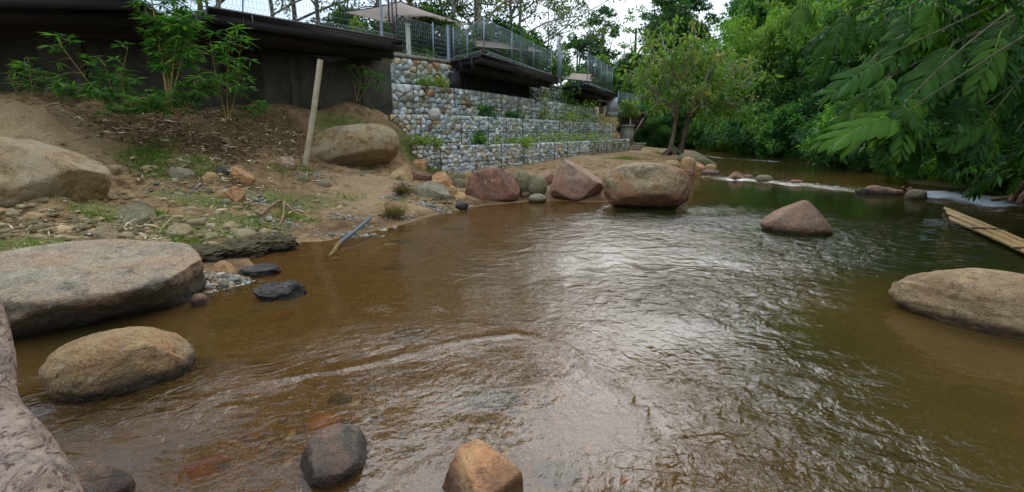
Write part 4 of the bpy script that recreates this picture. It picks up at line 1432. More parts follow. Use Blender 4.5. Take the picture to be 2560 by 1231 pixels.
# stones on the bank
ST = [
    (246, 314, 411, 447, MUDDY, 'pale flat stone embedded in the bank beside the half-buried boulder', 'g', .6, ()),
    (188, 250, 452, 492, GREY, 'grey angular stone tucked under the half-buried boulder', 'g', .7, (((0, -.3, 1), .55),)),
    (423, 484, 416, 452, GREY, 'grey slanting stone on the bank between two grass patches', 'g', .6, (((.4, -.3, 1), .5),)),
    (507, 547, 430, 461, TAN, 'round tan stone on the bank left of the orange-pink one', 'g', .8, ()),
    (540, 574, 414, 443, DARK, 'small dark green-black round stone touching the orange-pink stone', 'g', .8, ()),
    (570, 634, 414, 459, ORANGE, 'orange-pink wedge stone with grey side on the bank', 'g', .7, (((.6, -.2, .8), .5),)),
    (567, 613, 465, 508, ORANGE, 'bright orange pointed stone low on the bank', 'g', .6, (((0, -.8, .6), .55), ((-.7, -.3, -.5), .6), ((.7, -.3, -.5), .6))),
    (545, 572, 476, 498, TAN, 'small pale stone just left of the bright orange pointed one', 'g', .8, ()),
    (552, 580, 496, 512, GREY, 'small grey stone below and left of the bright orange pointed one', 'g', .8, ()),
    (690, 737, 391, 424, ROSE, 'pinkish broken stone at the foot of the leaning pole', 'g', .7, (((-.8, -.3, .4), .6), ((.2, -.5, .9), .6))),
    (62, 108, 532, 557, TAN, 'tan-pink stone in the dirt below the half-buried boulder', 'g', .7, ()),
    (-10, 26, 518, 548, ORANGE, 'orange stone at the left edge below the half-buried boulder', 'g', .8, (((.6, -.3, .7), .55),)),
    (20, 56, 524, 550, DARK, 'bluish-grey stone next to the orange one at the left edge', 'g', .7, (((.3, -.4, .8), .5),)),
    (300, 390, 505, 565, OLIVE, 'mossy green-grey slab sloping down the middle of the bank', 'g', .8, (((-.4, -.5, .8), .35), ((.8, -.2, .4), .6))),
    (238, 290, 560, 608, MUDDY, 'pale crumbling stone low on the bank above the huge boulder', 'g', .7, (((.3, -.6, .7), .5),)),
    (420, 480, 560, 596, MUDDY, 'muddy block low on the bank above the dark rock ledge', 'g', .8, (((0, -.5, .8), .5),)),
    (742, 772, 436, 456, OLIVE, 'small olive stone in the grass right of the pole foot', 'g', .8, ()),
    (795, 828, 450, 468, GREY, 'small pale grey stone on the sandy path below the tan boulder', 'g', .7, ()),
    (527, 590, 650, 692, ORANGE, 'orange triangular stone on the small gravel spit', 0.05, .6, (((-.8, -.3, .5), .5), ((.8, -.3, .6), .5), ((0, -.8, .5), .6))),
    (596, 700, 662, 694, DARK, 'dark wet rock beside the orange stone on the gravel spit', -0.01, .6, (((0, -.2, 1), .5),)),
    (626, 658, 627, 643, TAN, 'single cream pebble in the water below the rock ledge', 0.0, .8, ()),
    (478, 518, 733, 768, ROSE, 'small pink stone at the right foot of the huge boulder', 0.0, .8, ()),
    (1028, 1071, 398, 425, ORANGE, 'orange-brown block at the foot of the lowest gabion tier', 'g', .8, (((0, -.2, 1), .55), ((0, -1, .1), .7), ((.9, -.2, .1), .75))),
    (974, 1032, 416, 452, TAN, 'yellowish forked stone lying on the sand below the gabion corner', 'g', .6, (((-.5, -.3, .8), .4), ((.6, -.5, .4), .5))),
    (1022, 1082, 424, 452, REDBR, 'flat brown slab between yellowish and orange stones', 'g', .6, (((.3, -.2, 1), .4),)),
    (1078, 1132, 429, 468, ORANGE, 'broken orange stone above the olive-grey scooped boulder', 'g', .7, (((-.2, -.4, .8), .5), ((.8, -.2, .5), .6))),
    (1128, 1160, 428, 455, GREY, 'small round grey stone right of the broken orange one', 'g', .8, ()),
    (1132, 1166, 446, 470, OLIVE, 'small olive stone beside the left shoulder of the red-brown boulder', 'g', .8, ()),
    (1156, 1184, 428, 450, TAN, 'small cream stone behind the red-brown boulder', 'g', .8, ()),
    (1120, 1143, 464, 492, ORANGE, 'upper of two small red-orange stones beside the scooped boulder', 'g', .8, ()),
    (1133, 1166, 480, 507, ORANGE, 'lower of two small red-orange stones beside the red-brown boulder', 'g', .8, (((0, -.5, .8), .6),)),
    (1138, 1172, 500, 523, DARK, 'small black stone at the water edge left of the red-brown boulder', 0.02, .8, ()),
    (1236, 1276, 425, 446, ROSE, 'pale pink stone peeping out behind the red-brown boulder', 0.32, .8, ()),
    (1338, 1384, 427, 458, ROSE, 'salmon pink stone behind the mottled olive boulder', 0.3, .7, (((-.3, -.3, .9), .5),)),
    (1700, 1740, 392, 430, TAN, 'rounded yellow-tan rock under the roots of the riverside tree', 0.2, .8, ()),
    (1660, 1702, 400, 420, TAN, 'low yellow-tan rock left of the larger one under the riverside tree', 0.3, .8, ()),
    (1690, 1735, 423, 444, ROSE, 'rosy flat-topped rock at the water right of the hollowed boulder', 0.0, .7, (((0, -.1, 1), .55), ((0, -1, .1), .6))),
    (1722, 1762, 404, 426, ORANGE, 'reddish rubble rock in front of the long grey-green boulder', 0.1, .7, (((.4, -.3, .8), .5),)),
    (1762, 1792, 410, 430, TAN, 'cream cobble at the right end of the rubble heap by the bend', 0.05, .8, ()),
    (1752, 1800, 425, 443, DARKRED, 'dark flat rock at the water edge of the rubble heap', 0.0, .7, (((0, -.1, 1), .5),)),
    (1820, 1858, 429, 452, ROSE, 'pink peaked rock at the left end of the low stone weir', 0.0, .7, (((-.6, -.2, .7), .55), ((.5, -.3, .8), .6))),
    (1853, 1884, 436, 451, ROSE, 'small pink rock just right of the peaked weir rock', 0.0, .7, ()),
    (1888, 1932, 437, 457, GREY, 'grey humped rock on the weir with a cream chip beside it', 0.0, .7, ()),
    (1972, 2008, 449, 463, ROSE, 'little pink rock on the weir beside the white water', 0.0, .7, ()),
    (2033, 2053, 458, 467, TAN, 'tiny tan rock on the weir lip in the white water', 0.0, .7, ()),
    (2140, 2180, 470, 486, DARK, 'dark low rock left of the wide pinkish weir rock', 0.0, .7, ()),
    (2166, 2248, 464, 489, SMOOTHP, 'wide pinkish rock on the weir towards the right bank', 0.0, .5, (((.4, 0, .9), .6),)),
    (2268, 2314, 473, 501, GREY, 'pale dome-shaped rock at the right end of the weir', 0.0, .8, ()),
]
for (u0, u1, vt, vb, mat_, lab, zb_, ra, fc) in ST:
    boulder(u0, u1, vt, vb, mat_, lab, zb=zb_, ratio=ra, sink=0.45, facets=fc, sub=4 if u1 - u0 > 36 else 3, lump=0.26 if mat_ is DARK else 0.13, rough=0.14 if mat_ is DARK else 0.06, boxy=0.85, name='stone', cat='stone')

# dark rock ledge under the bank
for (u0, u1, vt, vb, lab) in ((420, 565, 610, 664, 'left block of the dark mossy rock ledge by the huge boulder'), (530, 668, 596, 648, 'middle block of the dark mossy rock ledge'),
                              (622, 745, 580, 630, 'right block of the dark mossy rock ledge under the grass'), (300, 440, 588, 640, 'mossy ledge block hidden partly behind the huge boulder')):
    boulder(u0, u1, vt, vb, LEDGE, lab, zb=0.02, ratio=0.7, sink=0.5, sub=5, lump=0.42, rough=0.30, boxy=0.85, facets=(((0.1, -0.35, 1), 0.6), ((0, -1, 0.2), 0.75)), name='ledge_rock', cat='rock')

# stones under the water surface
for (u, v, wpx, hpx, zb_, mat_, lab) in (
        (1238, 1022, 150, 80, -0.14, SUBM, 'dark flat stone under the clear shallows near the foreground rocks'),
        (525, 1205, 150, 80, -0.16, SUBRED, 'red stone under water at the bottom edge left of centre'),
        (692, 822, 90, 34, -0.24, SUBRED, 'reddish submerged stone off the slate rock'),
        (560, 842, 70, 30, -0.25, SUBM, 'dim olive submerged stone beside the huge boulder'),
        (2445, 1045, 140, 110, -0.34, SUBM, 'dark green submerged stone near the right edge'),
        (2030, 672, 110, 36, -0.5, SUBM, 'dark submerged stone behind the peaked midstream rock'),
        (2170, 1120, 220, 150, -0.30, SUBRED, 'dark red submerged rock under the fast water at lower right'),
        (1975, 1200, 190, 110, -0.25, SUBRED, 'orange submerged stone at the bottom edge right of centre'),
        (1390, 1205, 130, 80, -0.13, SUBM, 'dark submerged stone right of the orange foreground rock'),
        (1340, 1150, 90, 40, -0.13, TAN, 'yellowish submerged stone behind the orange foreground rock'),
        (1030, 872, 120, 36, -0.2, SUBM, 'long dark submerged stone at the edge of the sand bar'),
        (1000, 612, 60, 16, -0.1, SUBM, 'submerged stone in the golden shallows nearest the pipe'),
        (1130, 580, 60, 14, -0.1, SUBM, 'small submerged stone in the golden shallows below the scooped boulder'),
        (985, 690, 70, 18, -0.18, SUBM, 'submerged stone off the tip of the grey pipe'),
        (1190, 700, 60, 20, -0.25, SUBM, 'submerged stone in the deeper brown water left of the sky reflection'),
        (330, 1030, 190, 90, -0.34, SUBM, 'broad dark submerged stone in the channel in front of the rounded tan boulder'),
        (450, 975, 150, 60, -0.3, SUBM, 'dark submerged stone at the right end of the channel by the tan boulder'),
        (250, 1105, 130, 80, -0.28, SUBM, 'dark submerged stone in the channel next to the foreground log'),
        (850, 1015, 60, 60, -0.13, SUBM, 'dark submerged tip behind the purple-grey foreground rock')):
    boulder(u - wpx / 2, u + wpx / 2, v - hpx / 2, v + hpx / 2, mat_, lab, zb=zb_, ratio=0.8, sink=0.5, sub=4, lump=0.12, rough=0.04, name='submerged_stone', cat='stone')

# ------------------------------------------------------------------ vegetation helpers
def unit(v):
    return v / (np.linalg.norm(v, axis=-1, keepdims=True) + 1e-9)


def clump_leaves(mesh, centers, radii, per, L, W, pal, rg, droop=0.3, flat=0.75, up_bias=0.5, tones=None):
    n = len(centers) * per
    c = np.repeat(centers, per, axis=0)
    r = np.repeat(radii, per)
    d = unit(rg.normal(size=(n, 3)))
    rad = r * rg.uniform(0.25, 1.0, n) ** 0.6
    P = c + d * rad[:, None] * np.array([1, 1, flat])
    D = unit(d * 0.8 + rg.normal(size=(n, 3)) * 0.55 + np.array([0, 0, -droop]))
    U = unit(rg.normal(size=(n, 3)) * 0.6 + np.array([0, 0, up_bias + 0.4]))
    pal = np.asarray(pal)
    tone = np.repeat(rg.integers(0, len(pal), len(centers)) if tones is None else tones, per)
    swap = rg.random(n) < 0.25
    tone = np.where(swap, rg.integers(0, len(pal), n), tone)
    C = pal[tone] * rg.uniform(0.7, 1.3, (n, 1))
    mesh.leaves(P, D, U, L * rg.uniform(0.6, 1.25, n), W * rg.uniform(0.7, 1.25, n), C)


GREENS = np.array([S(58, 96, 48), S(78, 118, 56), S(104, 144, 66), S(54, 90, 56), S(122, 158, 80)])
BAMBOOG = np.array([S(98, 136, 52), S(122, 158, 62), S(146, 176, 80), S(88, 124, 50)])
DARKG = np.array([S(50, 82, 46), S(64, 98, 52), S(80, 114, 58), S(52, 82, 56)])
OLIVEG = np.array([S(94, 130, 60), S(114, 146, 76), S(84, 120, 58), S(104, 138, 72), S(136, 154, 80), S(108, 138, 62), S(98, 130, 58), S(104, 134, 60), S(96, 128, 60), S(150, 146, 76)])
BARKC = S(104, 92, 76)


def curve(a, b, bend, n=8):
    a, b = np.asarray(a, float), np.asarray(b, float)
    q = np.linspace(0, 1, n)[:, None]
    return a + (b - a) * q + np.asarray(bend, float) * 4 * q * (1 - q)


def proto_broad(seed, h, rx, pal, n_cl, per, L, W, low=0.08, trunk=True, label='', cat='tree', name='forest_tree', rz=None, flat=0.75, droop=0.3):
    rg = np.random.default_rng(seed)
    root = thing(name, label, cat, (0, 0, 0))
    m_ = Mesh()
    zc = h * (1 + low) / 2
    rz = rz or h * (1 - low) / 2
    d = unit(rg.normal(size=(n_cl, 3)))
    rr = rg.uniform(0.45, 1.0, n_cl) ** 0.5
    lop = 1 + 0.28 * vnoise(d * 1.7 + seed, seed)
    cen = d * (rr * lop)[:, None] * np.array([rx, rx, rz]) + [0, 0, zc]
    cen = cen[cen[:, 2] > 0.1]
    clump_leaves(m_, cen, rg.uniform(0.16, 0.30, len(cen)) * rx, per, L, W, pal, rg, droop, flat)
    m_.build('crown', LEAF, root)
    w = Mesh()
    w.tube(curve((0, 0, -0.6), (rg.normal(0, .3), rg.normal(0, .3), h * 0.8), (rg.normal(0, .3), rg.normal(0, .3), 0)), np.linspace(h * 0.028, h * 0.008, 8), 8, col=BARKC)
    for k in range(9):
        c = cen[rg.integers(len(cen))]
        z0 = rg.uniform(0.2, 0.6) * h
        w.tube(curve((0, 0, z0), c, (0, 0, rg.uniform(0, .5)), 6), np.linspace(h * 0.010, 0.015, 6), 5, col=BARKC)
    w.build('trunk', BARK, root)
    return root


def proto_bamboo(seed, h, spread, label, n_culm=22, name='bamboo_clump'):
    rg = np.random.default_rng(seed)
    root = thing(name, label, 'bamboo', (0, 0, 0))
    w, lf = Mesh(), Mesh()
    for k in range(n_culm):
        a = rg.uniform(0, 2 * math.pi)
        hh = h * rg.uniform(0.55, 1.0)
        out = spread * rg.uniform(0.3, 1.0)
        base = np.array([math.cos(a), math.sin(a), 0]) * rg.uniform(0, 0.5)
        tip = base + [math.cos(a) * out, math.sin(a) * out, hh * rg.uniform(0.75, 0.95)]
        P = curve(base, tip, (0, 0, hh * 0.22), 10)
        w.tube(P, np.linspace(0.05, 0.01, 10), 5, cap=False, col=S(120, 126, 60))
        q = np.linspace(0.3, 1.0, 11)
        cen = np.stack([np.interp(q, np.linspace(0, 1, 10), P[:, j]) for j in range(3)], 1) + rg.normal(0, 0.25, (11, 3))
        tones = rg.integers(0, 4, 11)
        clump_leaves(lf, cen, rg.uniform(0.35, 0.75, 11), 60, 0.34, 0.075, BAMBOOG, rg, 0.9, 0.7, tones=tones)
    w.build('culms', BARK, root)
    lf.build('foliage', LEAF, root)
    return root


def gzone(x, y):
    return _zq(x, y)


# forest on the right bank -----------------------------------------------------
G_F = 'trees of the dense forest on the right bank'
FL = 'dense green forest tree on the steep right bank'
pA = proto_broad(201, 8.5, 2.9, GREENS, 110, 150, 0.30, 0.13, label=FL)
pB = proto_broad(202, 7.0, 3.1, GREENS[[0, 1, 3, 2]], 110, 150, 0.28, 0.12, label=FL)
pC = proto_broad(203, 10.0, 2.7, DARKG, 110, 150, 0.30, 0.13, label=FL)
pBam = proto_bamboo(204, 9.0, 3.2, 'feathery light green bamboo arching over the right bank')
pBush = proto_broad(205, 3.2, 2.0, GREENS, 70, 130, 0.24, 0.10, low=-0.1, label='low leafy bush overhanging the water along the right bank', cat='bush', name='bush')
bankline = np.array([(11.8, -2), (11.9, 7), (12.1, 10.5), (12.8, 13.5), (14.2, 19), (16.6, 27.5), (18.2, 36), (19.5, 48), (20.5, 60)])
bs = np.concatenate([[0], np.cumsum(np.linalg.norm(np.diff(bankline, axis=0), axis=1))])
rg = np.random.default_rng(77)
used = {}


def place(proto, x, y, sc, label=None, group=None, z=None):
    z = gzone(x, y) - 0.2 if z is None else z
    if id(proto) not in used:
        used[id(proto)] = 1
        proto.location = (x, y, z)
        proto.rotation_euler = (0, 0, rg.uniform(0, 6.28))
        proto.scale = (sc, sc, sc)
        if label:
            proto['label'] = label
        if group:
            proto['group'] = group
        return proto
    return copy_tree(proto, (x, y, z), rg.uniform(0, 6.28), sc, label, group)


def bank_at(s, off):
    x, y = np.interp(s, bs, bankline[:, 0]), np.interp(s, bs, bankline[:, 1])
    return x + off, y - off * 0.12


for s in np.arange(9.0, bs[-1], 2.3):                       # bushes at the water
    x, y = bank_at(s + rg.normal(0, .4), rg.uniform(0.5, 1.4))
    place(pBush, x, y, rg.uniform(0.7, 1.15), group='bushes along the right bank')
for s in np.arange(38.0, bs[-1], 1.5):                      # denser fringe at the far bend
    x, y = bank_at(s + rg.normal(0, .4), rg.uniform(-.1, .6))
    place(pBush, x, y, rg.uniform(0.8, 1.2), group='bushes along the right bank')
for s in np.arange(6.0, bs[-1], 3.4):
    x, y = bank_at(s + rg.normal(0, .6), rg.uniform(2.6, 3.8))
    place([pA, pB, pC, pB][rg.integers(4)], x, y, rg.uniform(0.75, 1.0), group=G_F)
for s in np.arange(4.0, bs[-1], 4.2):
    x, y = bank_at(s + rg.normal(0, .8), rg.uniform(6.5, 8.5))
    place([pA, pC, pA, pB][rg.integers(4)], x, y, rg.uniform(0.95, 1.3), group=G_F)
for s in np.arange(3.0, bs[-1], 5.2):
    x, y = bank_at(s + rg.normal(0, 1), rg.uniform(12, 15))
    place([pA, pC, pB][rg.integers(3)], x, y, rg.uniform(1.1, 1.5), group=G_F)
for s in np.arange(10.0, bs[-1] + 20, 7.0):
    x, y = bank_at(min(s, bs[-1]), rg.uniform(20, 25))
    place([pA, pC][rg.integers(2)], x, y + max(0, s - bs[-1]), rg.uniform(1.2, 1.6), group=G_F)
for lab, sb, off, sc in (('feathery light green bamboo nearest the big-leaved tree', 27, 3.0, 1.0), ('feathery bamboo arching over the bank left of the big leaves', 33, 3.2, 1.1), ('large feathery bamboo in the middle of the right bank', 39, 4.0, 1.25),
                         ('tall feathery bamboo high on the right bank behind the others', 42, 8.0, 1.5), ('feathery bamboo just right of the riverside tree crown', 46, 3.0, 1.2), ('feathery bamboo seen behind the riverside tree crown', 53, 3.0, 1.3),
                         ('pale feathery bamboo above the riverside tree at the top edge', 52, 9.0, 1.6), ('farthest feathery bamboo at the bend of the right bank', 60, 3.0, 1.3), ('high feathery bamboo at the top edge left of the big leaves', 34, 9.0, 1.4)):
    x, y = bank_at(sb, off)
    place(pBam, x, y, sc, lab, 'bamboo clumps on the right bank')
for sb, off, sc in ((44, 12, 1.9), (50, 11, 1.9), (56, 10, 1.9), (47, 17, 2.1), (53, 18, 2.2), (60, 13, 2.1), (64, 8, 1.8), (58, 6, 1.5), (38, 13, 1.6), (33, 13, 1.5)):
    x, y = bank_at(sb, off)
    place([pA, pB, pA][rg.integers(3)], x, y, sc, group=G_F)
# closing the valley at the bend
for (u, t_, sc, pr) in ((1600, 60, .85, pA), (1645, 58, .9, pB), (1560, 66, .8, pC), (1625, 68, 1.0, pA), (1685, 66, 1.25, pC), (1722, 62, 1.2, pB), (1530, 72, .75, pA), (1660, 78, 1.3, pC), (1500, 78, .6, pC), (1580, 55, .6, pB), (1625, 53, .55, pB), (1662, 56, .7, pA)):
    place(pr, (u - 1280) / FOC * t_, t_, sc, 'dense green tree closing the valley at the river bend', 'trees at the river bend')

# skyline trees beyond the far deck
SKY = (('tall layered dark tree left of the lamp post beyond the far deck', 301, 1440, 58, 7.6, 2.7, DARKG, 55, 110),
       ('slender tall tree with a bare trunk right of the lamp post', 302, 1497, 60, 11.0, 1.9, DARKG, 30, 90),
       ('airy pale-crowned tree rising highest against the bright sky', 303, 1572, 72, 15.6, 2.2, OLIVEG[:3], 26, 60),
       ('dark bushy tree behind the lamp post and beige sail', 304, 1475, 54, 4.6, 2.4, GREENS, 60, 110),
       ('dark tree on the skyline above the riverside tree', 305, 1665, 62, 15.5, 3.6, DARKG, 80, 140))
for lab, sd_, u, t_, hh, rx, pal, ncl, per in SKY:
    r = proto_broad(sd_, hh, rx, pal, ncl, per, 0.36, 0.17, low=0.42 if hh > 8 else 0.05, label=lab, name='skyline_tree', flat=0.45)
    r.location = ((u - 1280) / FOC * t_, t_, DECK - 0.3 if u < 1560 else 2.6)


# open branching trees ---------------------------------------------------------
def branch_tree(name, label, base, h, r0, seed, pal, leafL, leafW, per, spread=0.55, levels=3, first=0.25, bark=BARKC, lean=(0, 0), n1=7, droop=0.4, clump=0.45, sub=3):
    rg_ = np.random.default_rng(seed)
    base = np.asarray(base, float)
    root = thing(name, label, 'tree', tuple(base))
    w, tips = Mesh(), []
    top = base + [lean[0], lean[1], h]
    P = curve(base - [0, 0, 0.4], top, (rg_.normal(0, .15), rg_.normal(0, .15), 0), 12) + np.r_[np.zeros((1, 3)), rg_.normal(0, .04, (11, 3))] * [1, 1, 0]
    w.tube(P, np.linspace(r0, r0 * 0.25, 12), 9, col=bark)

    def grow(p, d, L, r, lev):
        q = curve(p, p + d * L, rg_.normal(0, 0.10, 3) * L + [0, 0, 0.05 * L], 6)
        w.tube(q, np.linspace(r, r * 0.45, 6), 5, cap=False, col=bark * rg_.uniform(.85, 1.1))
        if lev == 0:
            tips.append(q[-1])
            tips.append(q[3])
            return
        for _ in range(sub):
            k = rg_.integers(2, 6)
            grow(q[k], unit(d + rg_.normal(0, 0.6, 3) + [0, 0, 0.12]), L * rg_.uniform(0.5, 0.75), r * 0.5, lev - 1)

    for k in range(n1):
        f = first + (1 - first) * (k + rg_.uniform(0, .8)) / n1
        p = np.array([np.interp(f, np.linspace(0, 1, 12), P[:, j]) for j in range(3)])
        a = k * 2.4 + rg_.normal(0, .3)
        grow(p, unit(np.array([math.cos(a), math.sin(a), rg_.uniform(0.25, 0.8)])), h * spread * (1.05 - 0.6 * f), r0 * (0.55 - 0.3 * f), levels - 1)
    w.build('trunk', BARK, root)
    lf = Mesh()
    tips = np.array(tips)
    clump_leaves(lf, tips, rg_.uniform(0.6, 1.2, len(tips)) * clump, per, leafL, leafW, pal, rg_, droop, 0.7)
    lf.build('crown', LEAF, root)
    return root


PALE = S(176, 164, 146)
GTR = np.array([S(70, 96, 52), S(92, 114, 66), S(58, 82, 48), S(112, 122, 72)])
for lab, u, t_, hh, r0, sd_, bk_, per in (
        ('pale-trunked tree rising behind the middle deck', 1208, 29.5, 9.5, .17, 41, PALE, 26),
        ('grey-barked forked tree behind the lower shade sail', 1275, 33, 9.5, .14, 42, S(130, 122, 108), 20),
        ('open-crowned tree whose branches reach into the sky gap', 1298, 34, 9.0, .13, 43, S(136, 126, 112), 16),
        ('crooked branching tree behind the large shade sail', 1130, 26.5, 8.0, .13, 44, S(150, 140, 124), 18),
        ('leafy tree just left of the large shade sail', 820, 24, 8.0, .12, 45, BARKC, 30),
        ('thin tree behind the middle of the long deck fence', 705, 21, 7.5, .10, 46, BARKC, 22),
        ('tree behind the left end of the long deck fence', 585, 19.5, 7.5, .10, 47, BARKC, 26),
        ('tree with a dense crown behind the large sail post', 960, 27, 9.0, .15, 48, BARKC, 40),
        ('small spindly tree under the tip of the lower sail', 1365, 40, 6.5, .09, 49, S(120, 114, 100), 12)):
    branch_tree('terrace_tree', lab, [(u - 1280) / FOC * t_, t_ * 1.03, DECK - 0.15], hh, r0, sd_, GTR, 0.20, 0.10, int(per * 1.7), bark=bk_, levels=3, first=0.22, clump=0.55)
# a taller row further back closes the view over the terrace
for lab, u, t_, hh, sd_ in (('tall leafy tree far behind the long deck, left', 540, 30, 12, 51), ('tall leafy tree far behind the long deck, centre', 760, 34, 13, 52), ('tall leafy tree far behind the large sail', 1040, 38, 13, 53),
                            ('tall tree at the back left of the terrace beyond the left deck', 250, 26, 12, 54), ('tall leafy tree far behind the lower sail', 1190, 42, 12.5, 55)):
    branch_tree('terrace_tree', lab, [(u - 1280) / FOC * t_, t_ * 1.03, DECK - 0.15], hh, 0.2, sd_, GTR, 0.30, 0.15, 34, levels=3, first=0.3, clump=0.85, n1=9)
for lab, u, t_, sc in (('dark hedge bush behind the concrete coping fence', 1075, 26, 1.0), ('dark bush behind the middle deck fence', 1250, 31, 1.15), ('dark bush left of the thick pale post', 1035, 27, .8),
                       ('dark bush behind the right half of the lower sail', 1320, 36, 1.2), ('dark bush on the terrace left of the large sail', 880, 28, 1.1)):
    r = copy_tree(pBush, ((u - 1280) / FOC * t_, t_ * 1.03, DECK - 0.2), rg.uniform(0, 6), (sc, sc, sc * 1.0), lab)
    r['group'] = 'bushes on the terrace'

# the riverside tree -----------------------------------------------------------
tb = plan(1672, 28.5, 0.5)
tb[2] = gzone(tb[0], tb[1])
root = thing('riverside_tree', 'multi-stemmed tree with yellowing leaves on the left bank at the bend', 'tree', tuple(tb))
rgt = np.random.default_rng(88)
w, lf, tips = Mesh(), Mesh(), []
fork = at_depth(1690, 296, 28.5)
w.tube(curve(tb - [0.1, 0, 0.5], fork, (0.05, 0, 0.1), 8), [.27, .19, .15, .13, .12, .11, .10, .10], 10, col=S(120, 104, 84), knob=.25, seed=3)
fork2 = at_depth(1722, 285, 28.2)
w.tube(curve(tb + [0.45, -0.1, -0.5], fork2, (0.05, 0, 0.1), 8), [.33, .22, .17, .15, .13, .12, .11, .10], 10, col=S(84, 72, 58), knob=.35, seed=5)
for a in (-2.6, -1.6, -0.5, 0.4, 2.4):                      # root flare
    w.tube(curve(tb + [0.2, 0, 0.45], tb + [0.2 + math.cos(a) * .9, math.sin(a) * .9, -0.12], (0, 0, 0.02), 6), [.18, .15, .12, .09, .07, .04], 6, col=S(96, 84, 66))
ends = [(1570, 175), (1600, 150), (1590, 245), (1625, 110), (1650, 80), (1690, 60), (1735, 70), (1700, 120), (1760, 95), (1800, 110), (1840, 150), (1890, 160), (1870, 215), (1830, 250), (1790, 200), (1745, 160), (1650, 190), (1620, 210),
        (1850, 290), (1800, 280), (1720, 220), (1660, 140), (1760, 240), (1690, 180), (1900, 190), (1820, 190), (1785, 150), (1640, 250), (1730, 110), (1860, 265)]
for k, (u, v) in enumerate(ends):
    e = at_depth(u, v, 28.5 + rgt.uniform(-2.6, 2.6))
    st = fork if u < 1740 else fork2
    P = curve(st, e, (rgt.normal(0, .25), rgt.normal(0, .25), 0.35), 9)
    w.tube(P, np.linspace(0.085, 0.02, 9), 6, cap=False, col=S(150, 138, 116))
    for q in (4, 5, 6, 7, 8):
        for _ in range(2):
            tip = P[q] + rgt.normal(0, 0.42, 3) * [1, 1, .8]
            w.tube(curve(P[q - 1], tip, (0, 0, .08), 4), [.02, .016, .012, .008], 4, cap=False, col=S(150, 138, 116))
            tips.append(tip)
tips = np.array(tips)
clump_leaves(lf, tips, rgt.uniform(0.25, 0.48, len(tips)), 15, 0.38, 0.13, OLIVEG, rgt, 0.75, 0.8)
w.build('trunk', BARK, root)
lf.build('crown', LEAF, root)

# big-leaved tree overhanging from the right ------------------------------------
def big_leaf(name, seed, droop, pairs=6):
    rg_ = np.random.default_rng(seed)
    m_ = Mesh()
    mid = lambda x: np.array([x, 0.05 * math.sin(2.2 * x), -droop * x * x])
    for k in range(pairs * 2 + 1):
        sgn = 1 if k % 2 else -1
        i = k // 2
        x0 = 0.10 + 0.80 * (i + rg_.uniform(-.15, .15)) / pairs
        if k == pairs * 2:
            x0, sgn = 0.86, 0
        L = 0.40 * math.sin(math.pi * (0.26 + 0.55 * (x0 - 0.1) / 0.85)) * rg_.uniform(0.82, 1.12)
        ang = sgn * math.radians(66 - 36 * x0 + rg_.normal(0, 5)) if sgn else 0.0
        if not sgn:
            L = 0.22
        wd = 0.060 * (1.05 - 0.25 * x0) * rg_.uniform(.85, 1.1)
        sag = rg_.uniform(0.25, 0.75)
        b0 = mid(x0)
        V = []
        for q, wf in ((0.0, 0.62), (0.2, 0.82), (0.45, 1.0), (0.68, 0.92), (0.86, 0.55), (1.0, 0.04)):
            an = ang * (1 - 0.30 * q)                          # lobes sweep forward
            dirv = np.array([math.cos(an), math.sin(an), 0])
            perp = np.array([-math.sin(an), math.cos(an), 0])
            c = b0 + dirv * L * q + np.array([0, 0, -sag * L * q * q + 0.08 * L * q])
            wob = rg_.uniform(.88, 1.12, 2)
            V += [c - perp * wd * wf * wob[0] - [0, 0, .022 * wf], c + [0, 0, 0.012], c + perp * wd * wf * wob[1] - [0, 0, .022 * wf]]
        Fq = []
        for r_ in range(5):
            for s_ in range(2):
                a = r_ * 3 + s_
                Fq.append([a, a + 1, a + 4, a + 3])
        m_.add(np.array(V), Fq, S(66, 102, 32) * rg_.uniform(0.75, 1.1))
    xs = np.linspace(-0.12, 0.95, 9)
    m_.tube(np.array([mid(x) if x > 0 else np.array([x, 0, 0.02]) for x in xs]), np.linspace(0.013, 0.004, 9), 5, col=S(130, 140, 78))
    o = m_.build(name, GLOSSY_LEAF)
    me = o.data
    bpy.data.objects.remove(o)
    return me


LEAVES = [big_leaf('leaf', 61, 0.16, 9), big_leaf('leaf', 62, 0.34, 8), big_leaf('leaf', 63, 0.55, 8), big_leaf('leaf', 64, 0.45, 7)]
gm, nd, lk = nodes_of('big_leaf_blade')
at = N(nd, 'ShaderNodeAttribute', attribute_name='tint')
oi = nd.new('ShaderNodeObjectInfo')
shade = ramp(nd, lk, oi.outputs['Random'], [(0.0, (0.4, 0.5, 0.42)), (0.5, (0.75, 0.8, 0.62)), (1.0, (1.35, 1.25, 0.65))])
colr = mixc(nd, lk, 1.0, at.outputs['Color'], shade, 'MULTIPLY')
bs_ = N(nd, 'ShaderNodeBsdfPrincipled', Roughness=0.5)
bs_.inputs['Specular IOR Level'].default_value = 0.14
lk.new(colr, bs_.inputs['Base Color'])
tr = nd.new('ShaderNodeBsdfTranslucent')
lk.new(mixc(nd, lk, 1.0, colr, (1.3, 1.4, 0.5), 'MULTIPLY'), tr.inputs['Color'])
mx = N(nd, 'ShaderNodeMixShader', Fac=0.35)
lk.new(bs_.outputs[0], mx.inputs[1])
lk.new(tr.outputs[0], mx.inputs[2])
oo = nd.new('ShaderNodeOutputMaterial')
lk.new(mx.outputs[0], oo.inputs['Surface'])
for me in LEAVES:
    me.materials.clear()
    me.materials.append(gm)

